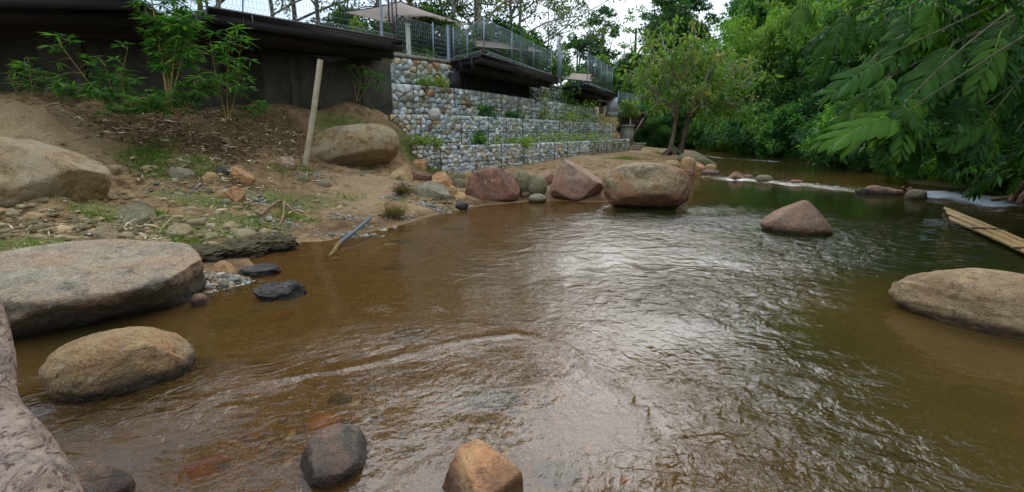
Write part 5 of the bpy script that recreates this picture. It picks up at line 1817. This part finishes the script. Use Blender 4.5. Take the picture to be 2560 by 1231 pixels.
tb2 = np.array([11.6, 8.6, 0.0])
tb2[2] = gzone(tb2[0], tb2[1]) - 0.2
root = thing('big_leaved_tree', 'tree with huge lobed leaves hanging over the river from the right', 'tree', tuple(tb2))
w = Mesh()
crown_pt = np.array([10.6, 8.8, 4.6])
w.tube(curve(tb2, crown_pt, (0.3, 0, 0), 8), np.linspace(0.24, 0.14, 8), 10, col=S(90, 80, 64), knob=.15, seed=9)
w.tube(curve(crown_pt, crown_pt + [-0.6, 0.2, 4.0], (0.2, 0, 0), 8), np.linspace(0.14, 0.06, 8), 8, col=S(90, 80, 64))
tr_o = w.build('trunk', BARK, root, True)
rgl = np.random.default_rng(99)


def put_leaf(base, tip, me, roll=0.0, lift=0.0):
    d = tip - base
    L = np.linalg.norm(d)
    x = d / L
    up = np.array([0, -0.35, 1.0])
    y = np.cross(up, x)
    y /= np.linalg.norm(y)
    z = np.cross(x, y)
    R = np.array([x, y, z]).T
    M = Matrix([[*(R[i] * L), base[i]] for i in range(3)] + [[0, 0, 0, 1]])
    M = M @ Matrix.Rotation(roll, 4, 'X')
    o = bpy.data.objects.new('leaf', me)
    COL.objects.link(o)
    o.parent = root
    o.matrix_parent_inverse = Matrix.Translation(-Vector(root.location))
    o.matrix_basis = M


branch_ends = [(2290, 262, 7.6), (2210, 200, 8.2), (2215, 140, 8.0), (2260, 258, 7.4), (2390, 105, 8.0), (2340, 5, 8.2), (2505, 75, 7.6), (2440, 228, 8.3), (2475, 292, 8.0), (2120, 30, 8.6), (2420, 180, 8.8), (2300, 90, 9.0), (2520, 200, 8.4), (2200, 60, 9.0), (2360, 330, 8.6), (2540, 330, 8.0)]
bw = Mesh()
for (u, v, t_) in branch_ends:
    e = at_depth(u, v, t_)
    bw.tube(curve(crown_pt + rgl.normal(0, .2, 3), e, (rgl.normal(0, .15), rgl.normal(0, .2), rgl.uniform(0.1, 0.5)), 10), np.linspace(0.040, 0.010, 10), 6, cap=False, col=S(84, 84, 56))
bw.build('branches', BARK, root, True)
spec = [(2290, 262, 7.8, 2062, 318, 7.6, 0), (2200, 214, 8.2, 2098, 268, 8.0, 1), (2212, 150, 8.0, 2072, 196, 7.8, 1), (2258, 262, 7.6, 2210, 345, 7.4, 2), (2262, 262, 7.6, 2270, 350, 7.2, 2), (2262, 268, 7.4, 2318, 330, 7.2, 1),
        (2385, 110, 8.0, 2268, 212, 7.7, 1), (2380, 112, 8.0, 2330, 200, 7.6, 1), (2345, 8, 8.2, 2425, 70, 7.8, 0), (2340, 8, 8.2, 2320, 80, 7.8, 1), (2503, 82, 7.6, 2580, 128, 7.3, 1), (2500, 85, 7.6, 2448, 182, 7.3, 2), (2506, 84, 7.6, 2530, 168, 7.3, 2),
        (2442, 232, 8.3, 2488, 300, 8.0, 1), (2440, 232, 8.3, 2375, 285, 8.0, 1), (2475, 298, 8.0, 2388, 345, 7.8, 1), (2478, 298, 8.0, 2525, 380, 7.8, 2), (2474, 298, 8.0, 2455, 378, 7.8, 2), (2120, 36, 8.6, 2145, 118, 8.4, 2), (2118, 36, 8.6, 2090, 96, 8.4, 2),
        (2004, 5, 9.2, 1985, 60, 9.0, 2), (2010, 5, 9.2, 2040, 50, 9.0, 1), (2320, 250, 7.8, 2180, 300, 7.5, 0), (2230, 190, 8.2, 2150, 250, 8.0, 1)]
for (u0, v0, t0, u1, v1, t1, k) in spec:
    put_leaf(at_depth(u0, v0, t0), at_depth(u1, v1, t1), LEAVES[k], rgl.normal(0, .25))
for (u, v, t_) in branch_ends * 14:                           # the fuller mass behind
    b = at_depth(u + rgl.normal(30, 70), v + rgl.normal(10, 60), t_ + rgl.uniform(0.6, 3.2))
    ang = rgl.uniform(-2.7, -0.5)
    L = rgl.uniform(0.45, 0.85)
    put_leaf(b, b + np.array([math.cos(ang) * 0.75 - 0.2, rgl.normal(0, .4), math.sin(ang) * 0.7]) * L, LEAVES[rgl.integers(4)], rgl.normal(0, .5))
sf = Mesh()                                                  # small leaves of the same tree between the big ones
cen = np.array([at_depth(u + rgl.normal(40, 90), v + rgl.normal(20, 70), t_ + rgl.uniform(.3, 3.0)) for (u, v, t_) in branch_ends * 7])
clump_leaves(sf, cen, rgl.uniform(.25, .5, len(cen)), 55, .17, .055, GREENS[:4] * .9, rgl, .5)
sf.build('small_foliage', LEAF, root)
for _ in range(70):                                          # crown above the frame and to the right
    b = crown_pt + np.array([rgl.uniform(-4.0, 1.5), rgl.uniform(-1.5, 2.5), rgl.uniform(-1.5, 4.5)])
    a = rgl.uniform(0, 6.28)
    put_leaf(b, b + np.array([math.cos(a), math.sin(a), -0.6]) * rgl.uniform(0.7, 1.1), LEAVES[rgl.integers(4)], rgl.normal(0, .4))

# bamboo saplings in front of the dark wall -------------------------------------
SAPG = np.array([S(60, 98, 44), S(76, 116, 48), S(50, 84, 46), S(98, 134, 56)])


def sapling(label, base, culms, seed, L=0.30, dense=1.0, bright=1.0):
    rg_ = np.random.default_rng(seed)
    base = np.asarray(base, float)
    root = thing('bamboo_sapling', label, 'bamboo', tuple(base))
    w, lf = Mesh(), Mesh()
    for (tip, r, nn_) in culms:
        tip = np.asarray(tip, float)
        P = curve(base + rg_.normal(0, .06, 3) * [1, 1, 0] - [0, 0, .1], tip, rg_.normal(0, .06, 3), 12)
        w.tube(P, np.linspace(r, r * 0.3, 12), 6, col=S(150, 118, 62))
        for k in range(nn_):
            q = rg_.uniform(0.3, 1.0) if k else 1.0
            p = np.array([np.interp(q, np.linspace(0, 1, 12), P[:, j]) for j in range(3)])
            a = rg_.uniform(0, 6.28)
            side = np.array([math.cos(a), math.sin(a) * .6, rg_.uniform(-.15, .5)])
            e = p + side * rg_.uniform(0.1, 0.55) * (1.15 - q * .6)
            w.tube(curve(p, e, (0, 0, .04), 4), [.006, .005, .004, .003], 4, cap=False, col=S(120, 120, 56))
            n = int(rg_.integers(5, 11) * dense)
            an = rg_.uniform(0, 6.28, n)
            D = np.stack([np.cos(an), np.sin(an), rg_.uniform(-.75, .25, n)], 1) + side * .5
            C = SAPG[rg_.integers(0, 4, n)] * rg_.uniform(.7, 1.35, (n, 1)) * bright
            lf.leaves(np.repeat(e[None], n, 0), unit(D), np.tile([0, 0, 1.0], (n, 1)) + rg_.normal(0, .25, (n, 3)), L * rg_.uniform(.6, 1.2, n), 0.036 * rg_.uniform(.8, 1.3, n), C, fold=.25)
    w.build('stems', CANE, root)
    lf.build('foliage', LEAF, root)
    return root


A = at_depth
sapling('tall bamboo with a brown cane reaching past the deck gap', A(428, 262, 11.6), [(A(372, -40, 11.4), .035, 18), (A(436, -60, 11.8), .022, 34), (A(480, -20, 11.5), .014, 30), (A(405, -70, 11.6), .014, 34), (A(455, 40, 11.2), .012, 26), (A(470, -70, 11.5), .012, 30)], 501, dense=1.7, bright=1.3)
sapling('slender upright bamboo sapling with bright tips by the bank edge', A(570, 285, 11.9), [(A(578, 78, 11.6), .011, 26), (A(600, 110, 11.6), .008, 12), (A(525, 95, 11.4), .010, 14)], 502, bright=1.15)
sapling('spreading bamboo sapling with long arching stems at left', A(290, 270, 10.8), [(A(140, 95, 10.4), .010, 12), (A(80, 175, 10.2), .008, 12), (A(160, 215, 10.1), .008, 14), (A(255, 150, 10.6), .008, 12), (A(320, 120, 10.8), .007, 8)], 503, L=.26)
sapling('dense low bamboo tuft between the two taller clumps', A(330, 285, 10.9), [(A(300, 190, 10.5), .008, 16), (A(240, 235, 10.2), .007, 14), (A(340, 250, 10.2), .007, 14), (A(380, 230, 10.6), .007, 14), (A(290, 265, 10.1), .006, 12)], 504, L=.26)
sapling('dark bamboo tuft at the foot of the brown cane', A(450, 280, 11.5), [(A(420, 215, 11.0), .008, 14), (A(470, 230, 11.0), .008, 14), (A(500, 190, 11.2), .008, 14), (A(400, 260, 10.8), .007, 10), (A(540, 215, 11.3), .007, 12)], 505, L=.28)
sapling('small bamboo sprig left of the leaning pole', A(600, 300, 13.0), [(A(640, 255, 12.8), .006, 9), (A(660, 262, 12.8), .006, 6)], 506)
sapling('bamboo seedling growing against the wall beside the gabion corner', A(890, 245, 16.4), [(A(890, 165, 16.3), .01, 7), (A(935, 185, 16.2), .008, 9), (A(875, 180, 16.5), .007, 3)], 507, L=.34)
sapling('sparse bamboo sprig at the far left in front of the dark wall', A(70, 250, 10.6), [(A(60, 150, 10.5), .007, 9), (A(20, 180, 10.4), .006, 7)], 508, L=.26)

# weeds on the terraces ----------------------------------------------------------
def weed(label, p, r, h, seed, pal=SAPG, n=260, L=.16, W=.05):
    rg_ = np.random.default_rng(seed)
    p = np.asarray(p, float)
    root = thing('terrace_weed', label, 'plant', tuple(p))
    lf, w = Mesh(), Mesh()
    for k in range(9):
        a = rg_.uniform(0, 6.28)
        w.tube(curve(p, p + [math.cos(a) * r * .7, math.sin(a) * .25, h * rg_.uniform(.5, .95)], (0, 0, .05), 4), [.010, .008, .006, .004], 4, col=S(96, 104, 50))
    nc = 26
    cen = p + np.stack([rg_.uniform(-r, r, nc), rg_.uniform(-.25, .25, nc), rg_.uniform(.05, h, nc)], 1)
    clump_leaves(lf, cen, np.full(nc, r * .28), n // 13, L, W, pal, rg_, .2)
    w.build('stems', LEAF, root)
    lf.build('foliage', LEAF, root)


YG = np.array([S(138, 160, 62), S(116, 146, 54), S(162, 172, 78), S(98, 130, 50)])
def on_tier(path, u, z, back=0.25):
    qs = np.linspace(0, path.L, 200)
    b, d, nn = path.frame(qs)
    t_ = b[:, 1] * CP - (z - CAM_Z) * SP
    k = int(np.argmin(np.abs(1280 + b[:, 0] / t_ * FOC - u)))
    return np.r_[b[k] - nn[k] * back, z]


for i, (lab, path, u, z, r, h_, pal) in enumerate((
        ('yellow-green weeds at the foot of the topmost gabion tier', G3, 1092, 3.42, .6, .32, YG), ('dark leafy weed on the second tier below the middle deck', G2, 1235, 2.28, .35, .5, GREENS),
        ('leafy weed beside the end of the middle deck', G3, 1345, 3.42, .8, .55, YG), ('dark shrub against the small far deck', G3, 1412, 3.42, 1.0, .9, GREENS), ('pale green weeds on the second tier right of centre', G2, 1400, 2.28, 1.0, .5, YG),
        ('taller bright weeds on the second tier under the far deck', G2, 1450, 2.28, 1.2, 1.15, YG), ('bright weed patch on the second tier near its far end', G2, 1500, 2.28, 1.2, .7, YG), ('dark round tuft growing out of the second tier face', G1, 1215, 1.22, .25, .42, GREENS),
        ('grassy weeds on the lowest tier at its left end', G1, 1062, 1.22, .5, .28, YG), ('low weeds along the middle of the lowest tier', G1, 1300, 1.22, .7, .15, YG), ('low weeds along the lowest tier right of centre', G1, 1400, 1.22, 1.2, .28, YG), ('weeds near the far end of the lowest tier', G1, 1480, 1.22, 1.2, .3, YG),
        ('little weed on the second tier below the box of the middle deck', G2, 1300, 2.28, .4, .3, GREENS))):
    weed(lab, on_tier(path, u, z), r, h_, 600 + i, pal)
weed('yellow-leaved seedling in front of the brown lookout platform', at_depth(1575, 290, 42.5), .6, 1.1, 640, OLIVEG, L=.3, W=.12)
weed('small green seedling on the edge of the long deck', at_depth(890, 78, 16.3), .12, .35, 641, YG, 60, .14, .05)

# ------------------------------------------------------------------ grass, litter, gravel
def scatter(patches, n, seed):
    rg_ = np.random.default_rng(seed)
    out = []
    wsum = np.array([p[4] * p[2] * p[3] for p in patches])
    for k in rg_.choice(len(patches), n, p=wsum / wsum.sum()):
        x, y, rx, ry, a = patches[k]
        out.append((x + rg_.normal(0, rx * .5), y + rg_.normal(0, ry * .5)))
    out = np.array(out)
    return out, ground_z(out[:, 0], out[:, 1]), rg_


GRASS = [patch(375, 390, .45, .7, 4), patch(395, 425, .3, .3, 3), patch(495, 405, .35, .35, 2), patch(505, 440, .3, .2, 2), patch(700, 425, .3, .3, 2), patch(765, 430, .25, .2, 3), patch(735, 545, .45, .25, 3), patch(700, 510, .4, .25, 2), patch(460, 600, .4, .2, 3), patch(560, 590, .5, .2, 1),
         patch(1050, 405, .8, .5, 3), patch(250, 545, .5, .2, 2), patch(380, 535, .25, .2, 3), patch(400, 445, .5, .3, 1.5), patch(560, 520, .8, .4, .8), patch(870, 500, .4, .3, 1), patch(1000, 450, .25, .2, 2), patch(860, 330, 1.0, .8, 1.2), patch(1560, 397, .9, 1.0, 1), patch(1650, 385, .5, .8, 1.5), patch(1420, 428, .5, .4, .8), patch(100, 620, .7, .2, 1),
         patch(640, 560, .6, .3, 1), patch(920, 415, .6, .3, 1)]
xy, zz, r_ = scatter(GRASS, 11000, 5)
n = len(xy)
mg = Mesh()
D = unit(np.stack([r_.normal(0, .55, n), r_.normal(0, .55, n), np.full(n, .9)], 1))
mg.leaves(np.c_[xy, zz - .01], D, unit(r_.normal(size=(n, 3))), r_.uniform(.05, .16, n), r_.uniform(.006, .014, n), np.array([S(92, 128, 44), S(74, 108, 38), S(118, 140, 58), S(140, 136, 74)])[r_.integers(0, 4, n)] * r_.uniform(.75, 1.2, (n, 1)))
tag(mg.build('grass', LEAF), 'short green grass growing in patches on the left bank', 'grass', kind='stuff')

LIT = LITTER + [patch(250, 330, 1.0, .8, .8), patch(330, 460, 1.0, .6, .6), patch(560, 380, 1.2, .8, .8), patch(300, 560, 1.2, .4, .5), patch(800, 350, 1.0, .8, .5), patch(700, 400, .8, .6, .8), patch(120, 560, 1.0, .4, .4), patch(600, 520, 1.0, .5, .35)]
xy, zz, r_ = scatter(LIT, 3600, 6)
n = len(xy)
ml = Mesh()
a = r_.uniform(0, 6.28, n)
D = unit(np.stack([np.cos(a), np.sin(a), r_.normal(0, .22, n)], 1))
ml.leaves(np.c_[xy, zz + .012], D, unit(np.stack([r_.normal(0, .35, n), r_.normal(0, .35, n), np.ones(n)], 1)), r_.uniform(.10, .32, n), r_.uniform(.016, .042, n), np.array([S(200, 172, 128), S(164, 132, 88), S(222, 204, 166), S(126, 94, 60)])[r_.integers(0, 4, n)] * r_.uniform(.7, 1.1, (n, 1)), fold=.3)
tag(ml.build('leaf_litter', CANE), 'dry bamboo leaves and twigs littering the left bank', 'litter', kind='stuff')

GRAV = [patch(560, 715, .35, .2, 5), patch(600, 700, .25, .12, 5), patch(650, 505, .35, .3, 2), patch(720, 520, .3, .2, 2), patch(930, 592, .5, .15, 4), patch(870, 590, .4, .15, 3), patch(1000, 545, .4, .2, 2), patch(985, 490, .3, .3, 2), patch(1080, 520, .4, .15, 3), patch(1020, 465, .3, .3, 2), patch(860, 545, .4, .2, 2), patch(640, 575, .3, .1, 2),
        patch(780, 440, .5, .4, .7), patch(880, 440, .6, .5, .4), patch(1160, 512, .4, .15, 2), patch(1000, 575, .8, .15, .8), patch(450, 480, .8, .5, .3), patch(300, 590, 1, .3, .3), patch(1790, 428, .5, .5, .8), patch(1330, 470, .5, .3, 1), patch(700, 560, .7, .4, .6), patch(520, 470, 1, .5, .3)]
xy, zz, r_ = scatter(GRAV, 4200, 7)
mgv = Mesh()
base_v = np.array([[1, 0, 0], [-1, 0, 0], [0, 1, 0], [0, -1, 0], [0, 0, 1], [0, 0, -1]], float)
base_f = np.array([[0, 2, 4], [2, 1, 4], [1, 3, 4], [3, 0, 4], [2, 0, 5], [1, 2, 5], [3, 1, 5], [0, 3, 5]])
iv, if_ = icosphere(1)
GC = np.array([S(146, 140, 124), S(120, 114, 100), S(164, 150, 124), S(104, 94, 78), S(156, 124, 86), S(172, 164, 148)])
n = len(xy)
size = r_.lognormal(math.log(.0145), .45, n)
Vall = (iv[None] * (1 + r_.normal(0, .16, (n, len(iv), 1)))) * size[:, None, None] * (np.array([1, 1, .6]) * r_.uniform(.7, 1.4, (n, 1, 3)))
ca, sa = np.cos(r_.uniform(0, 6.28, n)), np.sin(r_.uniform(0, 6.28, n))
Vall = np.stack([Vall[..., 0] * ca[:, None] - Vall[..., 1] * sa[:, None], Vall[..., 0] * sa[:, None] + Vall[..., 1] * ca[:, None], Vall[..., 2]], -1)
Vall += np.c_[xy, zz + size * .25][:, None, :]
Fall = (if_[None] + (np.arange(n) * len(iv))[:, None, None]).reshape(-1, 3)
mgv.add(Vall.reshape(-1, 3), Fall, np.repeat(GC[r_.integers(0, len(GC), n)] * r_.uniform(.8, 1.1, (n, 1)), len(iv), axis=0))
tag(mgv.build('gravel', STONE), 'pale grey gravel scattered along the left shore and spit', 'gravel', kind='stuff')

RUB = [patch(330, 585, 1.6, .5, 3), patch(120, 575, 1.2, .5, 3), patch(560, 575, 1.2, .4, 3), patch(250, 500, 1.2, .5, 1.5), patch(480, 520, 1.2, .5, 1.5), patch(650, 530, 1, .5, 1.5), patch(450, 440, 1.5, .6, .8), patch(420, 340, 1.8, .8, .5), patch(650, 350, 1.5, 1, .6), patch(850, 520, .8, .5, .8), patch(1100, 500, .6, .4, 2)]
xy, zz, r_ = scatter(RUB, 1500, 17)
n = len(xy)
size = r_.lognormal(math.log(.034), .5, n)
iv2, if2 = ICO[2]
jit = 1 + .22 * vnoise((iv2[None] * 1.6 + r_.uniform(0, 90, (n, 1, 3))).reshape(-1, 3), 3).reshape(n, -1, 1)
Vall = iv2[None] * jit * size[:, None, None] * (np.array([1, 1, .55]) * r_.uniform(.7, 1.35, (n, 1, 3)))
Vall += np.c_[xy, zz - size * .12][:, None, :]
Fall = (if2[None] + (np.arange(n) * len(iv2))[:, None, None]).reshape(-1, 3)
RC = np.array([S(142, 120, 84), S(124, 106, 72), S(164, 138, 98), S(112, 98, 64), S(150, 132, 96)])
mrb = Mesh()
mrb.add(Vall.reshape(-1, 3), Fall, np.repeat(RC[r_.integers(0, len(RC), n)] * r_.uniform(.75, 1.15, (n, 1)), len(iv2), axis=0))
tag(mrb.build('rubble', STONE), 'muddy clods and stone rubble bedded in the left bank', 'rubble', kind='stuff')

BEDP = [(*on_plane(u, v, -.1)[0][:2], rx, ry, a) for u, v, rx, ry, a in ((1000, 1050, 1.0, .6, 1), (1250, 1120, .7, .5, 1), (700, 1120, .7, .4, 1), (1000, 900, 1.0, .6, .6), (620, 820, .6, .5, 1), (520, 860, .5, .4, 1), (1100, 620, 1.6, .8, .8), (850, 660, 1.2, .5, .8), (1350, 1000, .6, .6, .7), (1500, 1150, .5, .4, .5))]
xy, zz, r_ = scatter(BEDP, 1500, 27)
n = len(xy)
size = r_.lognormal(math.log(.013), .55, n)
Vall = (iv[None] * (1 + r_.normal(0, .15, (n, len(iv), 1)))) * size[:, None, None] * (np.array([1, 1, .6]) * r_.uniform(.7, 1.4, (n, 1, 3)))
Vall += np.c_[xy, zz][:, None, :]
Fall = (if_[None] + (np.arange(n) * len(iv))[:, None, None]).reshape(-1, 3)
BC = np.array([S(150, 126, 96), S(112, 96, 74), S(176, 148, 110), S(90, 80, 66), S(170, 112, 76), S(186, 172, 148)])
mbp = Mesh()
mbp.add(Vall.reshape(-1, 3), Fall, np.repeat(BC[r_.integers(0, len(BC), n)] * r_.uniform(.7, 1.1, (n, 1)), len(iv), axis=0))
tag(mbp.build('bed_gravel', STONE), 'brown pebbles on the river bed under the clear shallows', 'gravel', kind='stuff')

# undergrowth hanging at the foot of the right bank
xs_, ys_ = [], []
rgu = np.random.default_rng(31)
nU = 14000
sU = rgu.uniform(7, bs[-1], nU)
xU, yU = np.interp(sU, bs, bankline[:, 0]) + rgu.gamma(2.0, .7, nU), np.interp(sU, bs, bankline[:, 1])
zU = ground_z(xU, yU)
mu = Mesh()
D = unit(np.stack([rgu.normal(-.5, .5, nU), rgu.normal(0, .5, nU), rgu.normal(.45, .5, nU)], 1))
mu.leaves(np.c_[xU, yU, zU], D, unit(rgu.normal(size=(nU, 3))), rgu.uniform(.25, .75, nU), rgu.uniform(.03, .09, nU), GREENS[rgu.integers(0, 5, nU)] * rgu.uniform(.7, 1.25, (nU, 1)))
tag(mu.build('undergrowth', LEAF), 'tangled ferns and grass along the foot of the right bank', 'undergrowth', kind='stuff')

# dry grass tufts on the shore
for lab, u, v, r, seed in (('brown dry grass tuft with green top on the shore near the scooped boulder', 1008, 488, .30, 1), ('lower brown dry grass tuft drooping at the water edge', 985, 545, .32, 2)):
    p = gp(u, v)
    rg_ = np.random.default_rng(700 + seed)
    n = 420
    D = unit(np.stack([rg_.normal(0, .8, n), rg_.normal(-.2, .8, n), rg_.uniform(-.1, .9, n)], 1))
    mt_ = Mesh()
    C = np.where((rg_.random(n) < .25)[:, None], S(92, 112, 50), S(112, 86, 58)) * rg_.uniform(.6, 1.2, (n, 1))
    mt_.leaves(p + rg_.normal(0, r * .28, (n, 3)) * [1, 1, .3] + [0, 0, .06], D, unit(rg_.normal(size=(n, 3))), rg_.uniform(.10, .28, n), rg_.uniform(.008, .016, n), C)
    tag(mt_.build('grass_tuft', LEAF), lab, 'grass tuft')

# ------------------------------------------------------------------ log, pole, pipe, raft, driftwood
m, nd, lk = nodes_of('flaky_bark')
tc = nd.new('ShaderNodeTexCoord').outputs['Object']
n1 = noise_node(nd, lk, tc, 5.0, 5, .6, .3)
mp = N(nd, 'ShaderNodeMapping')
mp.inputs['Scale'].default_value = (1.0, .45, 1.3)
mp.inputs['Rotation'].default_value = (0, .3, .5)
lk.new(tc, mp.inputs['Vector'])
n2 = noise_node(nd, lk, mp.outputs['Vector'], 15.0, 5, .72, 1.8)
n3 = noise_node(nd, lk, tc, 120.0, 3, .6)
c_ = ramp(nd, lk, n1, [(.36, S(138, 114, 96)), (.5, S(164, 140, 122)), (.62, S(122, 106, 94))])
fl = ramp(nd, lk, n2, [(.41, 1.0), (.47, 0.0)])
c_ = mixc(nd, lk, math_n(nd, lk, 'MULTIPLY', fl, .85), c_, S(74, 55, 45))
c_ = mixc(nd, lk, 1.0, c_, ramp(nd, lk, n3, [(.3, .85), (.7, 1.12)]), 'MULTIPLY')
LOGM = finish(m, nd, lk, c_, .85, math_n(nd, lk, 'ADD', n2, math_n(nd, lk, 'MULTIPLY', n3, .2)), .03, .25)
P = np.array([[-7.4, 4.3, 1.25], [-5.4, 3.7, 1.18], A(-225, 560, 3.2), A(-160, 680, 2.8), A(-92, 790, 2.5), A(-72, 900, 2.3), A(-76, 1000, 2.15), A(-50, 1080, 2.0), A(0, 1180, 1.88), A(50, 1310, 1.75), A(100, 1480, 1.62), A(140, 1750, 1.5)])
pp = Path(np.c_[P[:, 0], P[:, 1]])
q = np.linspace(0, 1, 40)
PP = np.stack([np.interp(q, np.linspace(0, 1, len(P)), P[:, j]) for j in range(3)], 1)
for _ in range(3):
    PP[1:-1] = (PP[:-2] + 2 * PP[1:-1] + PP[2:]) / 4
RR = np.interp(q, [0, .2, .37, .52, .60, .69, .80, 1], [.13, .16, .155, .145, .140, .160, .175, .19])
ml = Mesh()
ml.tube(PP, RR, 40, knob=.10, seed=4)
root = thing('fallen_log', 'pinkish grey log with flaky bark leaning in at the lower left corner', 'log', tuple(PP[-1]))
ml.build('trunk', LOGM, root, True)
ml = Mesh()
ml.tube(curve(PP[30], PP[30] + [-0.55, -0.25, -0.35], (0, 0, -.03), 8), np.linspace(.11, .07, 8), 20, knob=.1, seed=6)
ml.build('branch_stub', LOGM, root, True)

a, b = gp(757, 414), A(801, 150, 12.7)
ml = Mesh()
PPp = curve(a - [0, 0, .25], b, (0.02, 0, 0), 10)
ml.tube(PPp, np.linspace(.076, .070, 10), 16, knob=.05, seed=2, col=S(176, 162, 130))
ml.tube([b - (b - a) * .0002, b + (b - a) * .002], [.068, .066], 16, col=S(196, 184, 156))
tag(ml.build('wooden_pole', CANE, smooth=False), 'bare pale pole stuck in the bank, leaning right, in front of the dark wall', 'pole')

a, mid_, b = on_plane(924, 546, .17)[0], on_plane(848, 608, .04)[0], on_plane(806, 664, -.06)[0]
root = thing('pipe', 'thin blue-grey pipe lying from the gravel into the water', 'pipe', tuple(b))
ml = Mesh()
ml.tube(np.vstack([curve(a, mid_, (0.04, 0, .02), 8)]), .034, 10, col=S(70, 78, 86))
ml.build('dry_end', tint_mat('pipe_plastic', .6, .12, 9, .001, .5), root, True)
ml = Mesh()
ml.tube(curve(mid_, b, (0.01, 0, 0), 6), [.036, .033, .030, .028, .025, .02], 10, col=S(120, 96, 56))
ml.build('wet_end', BARK, root, True)

e0, e1 = on_plane(2362, 521, .06)[0], on_plane(2660, 648, .06)[0]
root = thing('bamboo_raft', 'raft of yellow bamboo canes lashed together at the right edge', 'raft', tuple(e1))
dirr = unit(e1 - e0)
perp = np.array([-dirr[1], dirr[0], 0]) * -1
for k in range(6):
    ml = Mesh()
    o0 = e0 + perp * (.062 * k) + dirr * (.34 * k) + [0, 0, .008 * (k % 2) - .03 * (k > 3)]
    o1 = e1 + perp * (.062 * k + rng.normal(0, .015)) + [0, 0, .008 * (k % 2)]
    PQ = curve(o0, o1, (0, 0, .015), 14)
    rr_ = np.full(14, .029)
    rr_[2::3] = .034
    ml.tube(PQ, rr_, 9, col=S(196, 158, 100) * rng.uniform(.65, 1.1))
    ml.build('cane', CANE, root, True)
for f in (.60, .93):
    ml = Mesh()
    c0 = e0 + (e1 - e0) * f
    ml.tube(curve(c0 - perp * .06 + [0, 0, .04], c0 + perp * .40 + [0, 0, .04], (0, 0, .01), 6), .016, 6, col=S(70, 54, 40))
    ml.build('lashing', CANE, root)


def roots(name, label, segs, col, cat='driftwood'):
    ml = Mesh()
    for pts, r in segs:
        P = np.array(pts)
        q = np.linspace(0, 1, 14)
        PP = np.stack([np.interp(q, np.linspace(0, 1, len(P)), P[:, j]) for j in range(3)], 1)
        for _ in range(2):
            PP[1:-1] = (PP[:-2] + 2 * PP[1:-1] + PP[2:]) / 4
        ml.tube(PP, np.linspace(r, r * .5, 14), 7, knob=.3, seed=len(pts), col=col)
    return tag(ml.build(name, BARK, smooth=True), label, cat)


def gl(u, v, dz=0.03):
    return gp(u, v) + [0, 0, dz]


roots('driftwood_root', 'gnarled brown root arching over the bank near the grey pipe', [([gl(650, 545), gl(690, 520, .10), gl(708, 518, .12), gl(725, 530, .06), gl(745, 540, .0)], .04), ([gl(710, 520, .11), gl(712, 540, .06), gl(705, 562, .03), gl(690, 578, .03), gl(670, 575, .03), gl(648, 562, .03)], .028)], S(128, 102, 72))
roots('driftwood_twig', 'thin curved twig on the mossy bank above the huge boulder', [([gl(398, 590), gl(420, 565, .05), gl(440, 555, .06), gl(462, 553, .03)], .014), ([gl(350, 580), gl(380, 560, .05), gl(420, 540, .03)], .012)], S(150, 126, 92), 'twig')
roots('driftwood_stump', 'small pale driftwood stump caught on the weir between two rocks', [([on_plane(2250, 486, .0)[0], on_plane(2262, 478, .08)[0], on_plane(2258, 468, .22)[0]], .07), ([on_plane(2262, 484, .02)[0], on_plane(2270, 474, .14)[0], on_plane(2278, 470, .16)[0]], .05), ([on_plane(2255, 486, .0)[0], on_plane(2246, 474, .12)[0]], .05)], S(140, 112, 80))
roots('exposed_roots', 'tangle of bare roots at the foot of the right bank', [([at_depth(2555, 490, 11.0), at_depth(2520, 495, 10.9), at_depth(2480, 500, 11.2)], .07), ([at_depth(2560, 460, 11.3), at_depth(2535, 480, 11.0), at_depth(2525, 505, 10.8)], .08), ([at_depth(2580, 470, 11.0), at_depth(2556, 492, 10.6), at_depth(2545, 510, 10.6)], .08)], S(120, 96, 76), 'roots')

boulder(1070, 1102, 270, 291, rock_mat('white_stone', S(206, 206, 204), S(190, 192, 192), S(140, 140, 138), 0.15, 0.3, 1.5), 'single white rounded stone lying on the second gabion tier', t=18.25, ratio=0.8, sink=0.5, name='stone', cat='stone')
c = at_depth(1386, 216, 28.6)
an = np.linspace(0, 2 * math.pi * 1.9, 40)
hs = Mesh()
hs.tube(np.stack([c[0] + np.cos(an) * (.17 + .01 * an), c[1] + .01 * an, c[2] + np.sin(an) * .21], 1), .022, 6, col=S(40, 40, 42))
hs.tube([c + [.14, 0, .18], c + [.2, .1, .5]], .02, 6, col=S(40, 40, 42))
tag(hs.build('coiled_hose', tint_mat('rubber', .6, .1, 10, .001, .4), smooth=True), 'coiled black hose hanging under the end of the middle deck', 'hose')
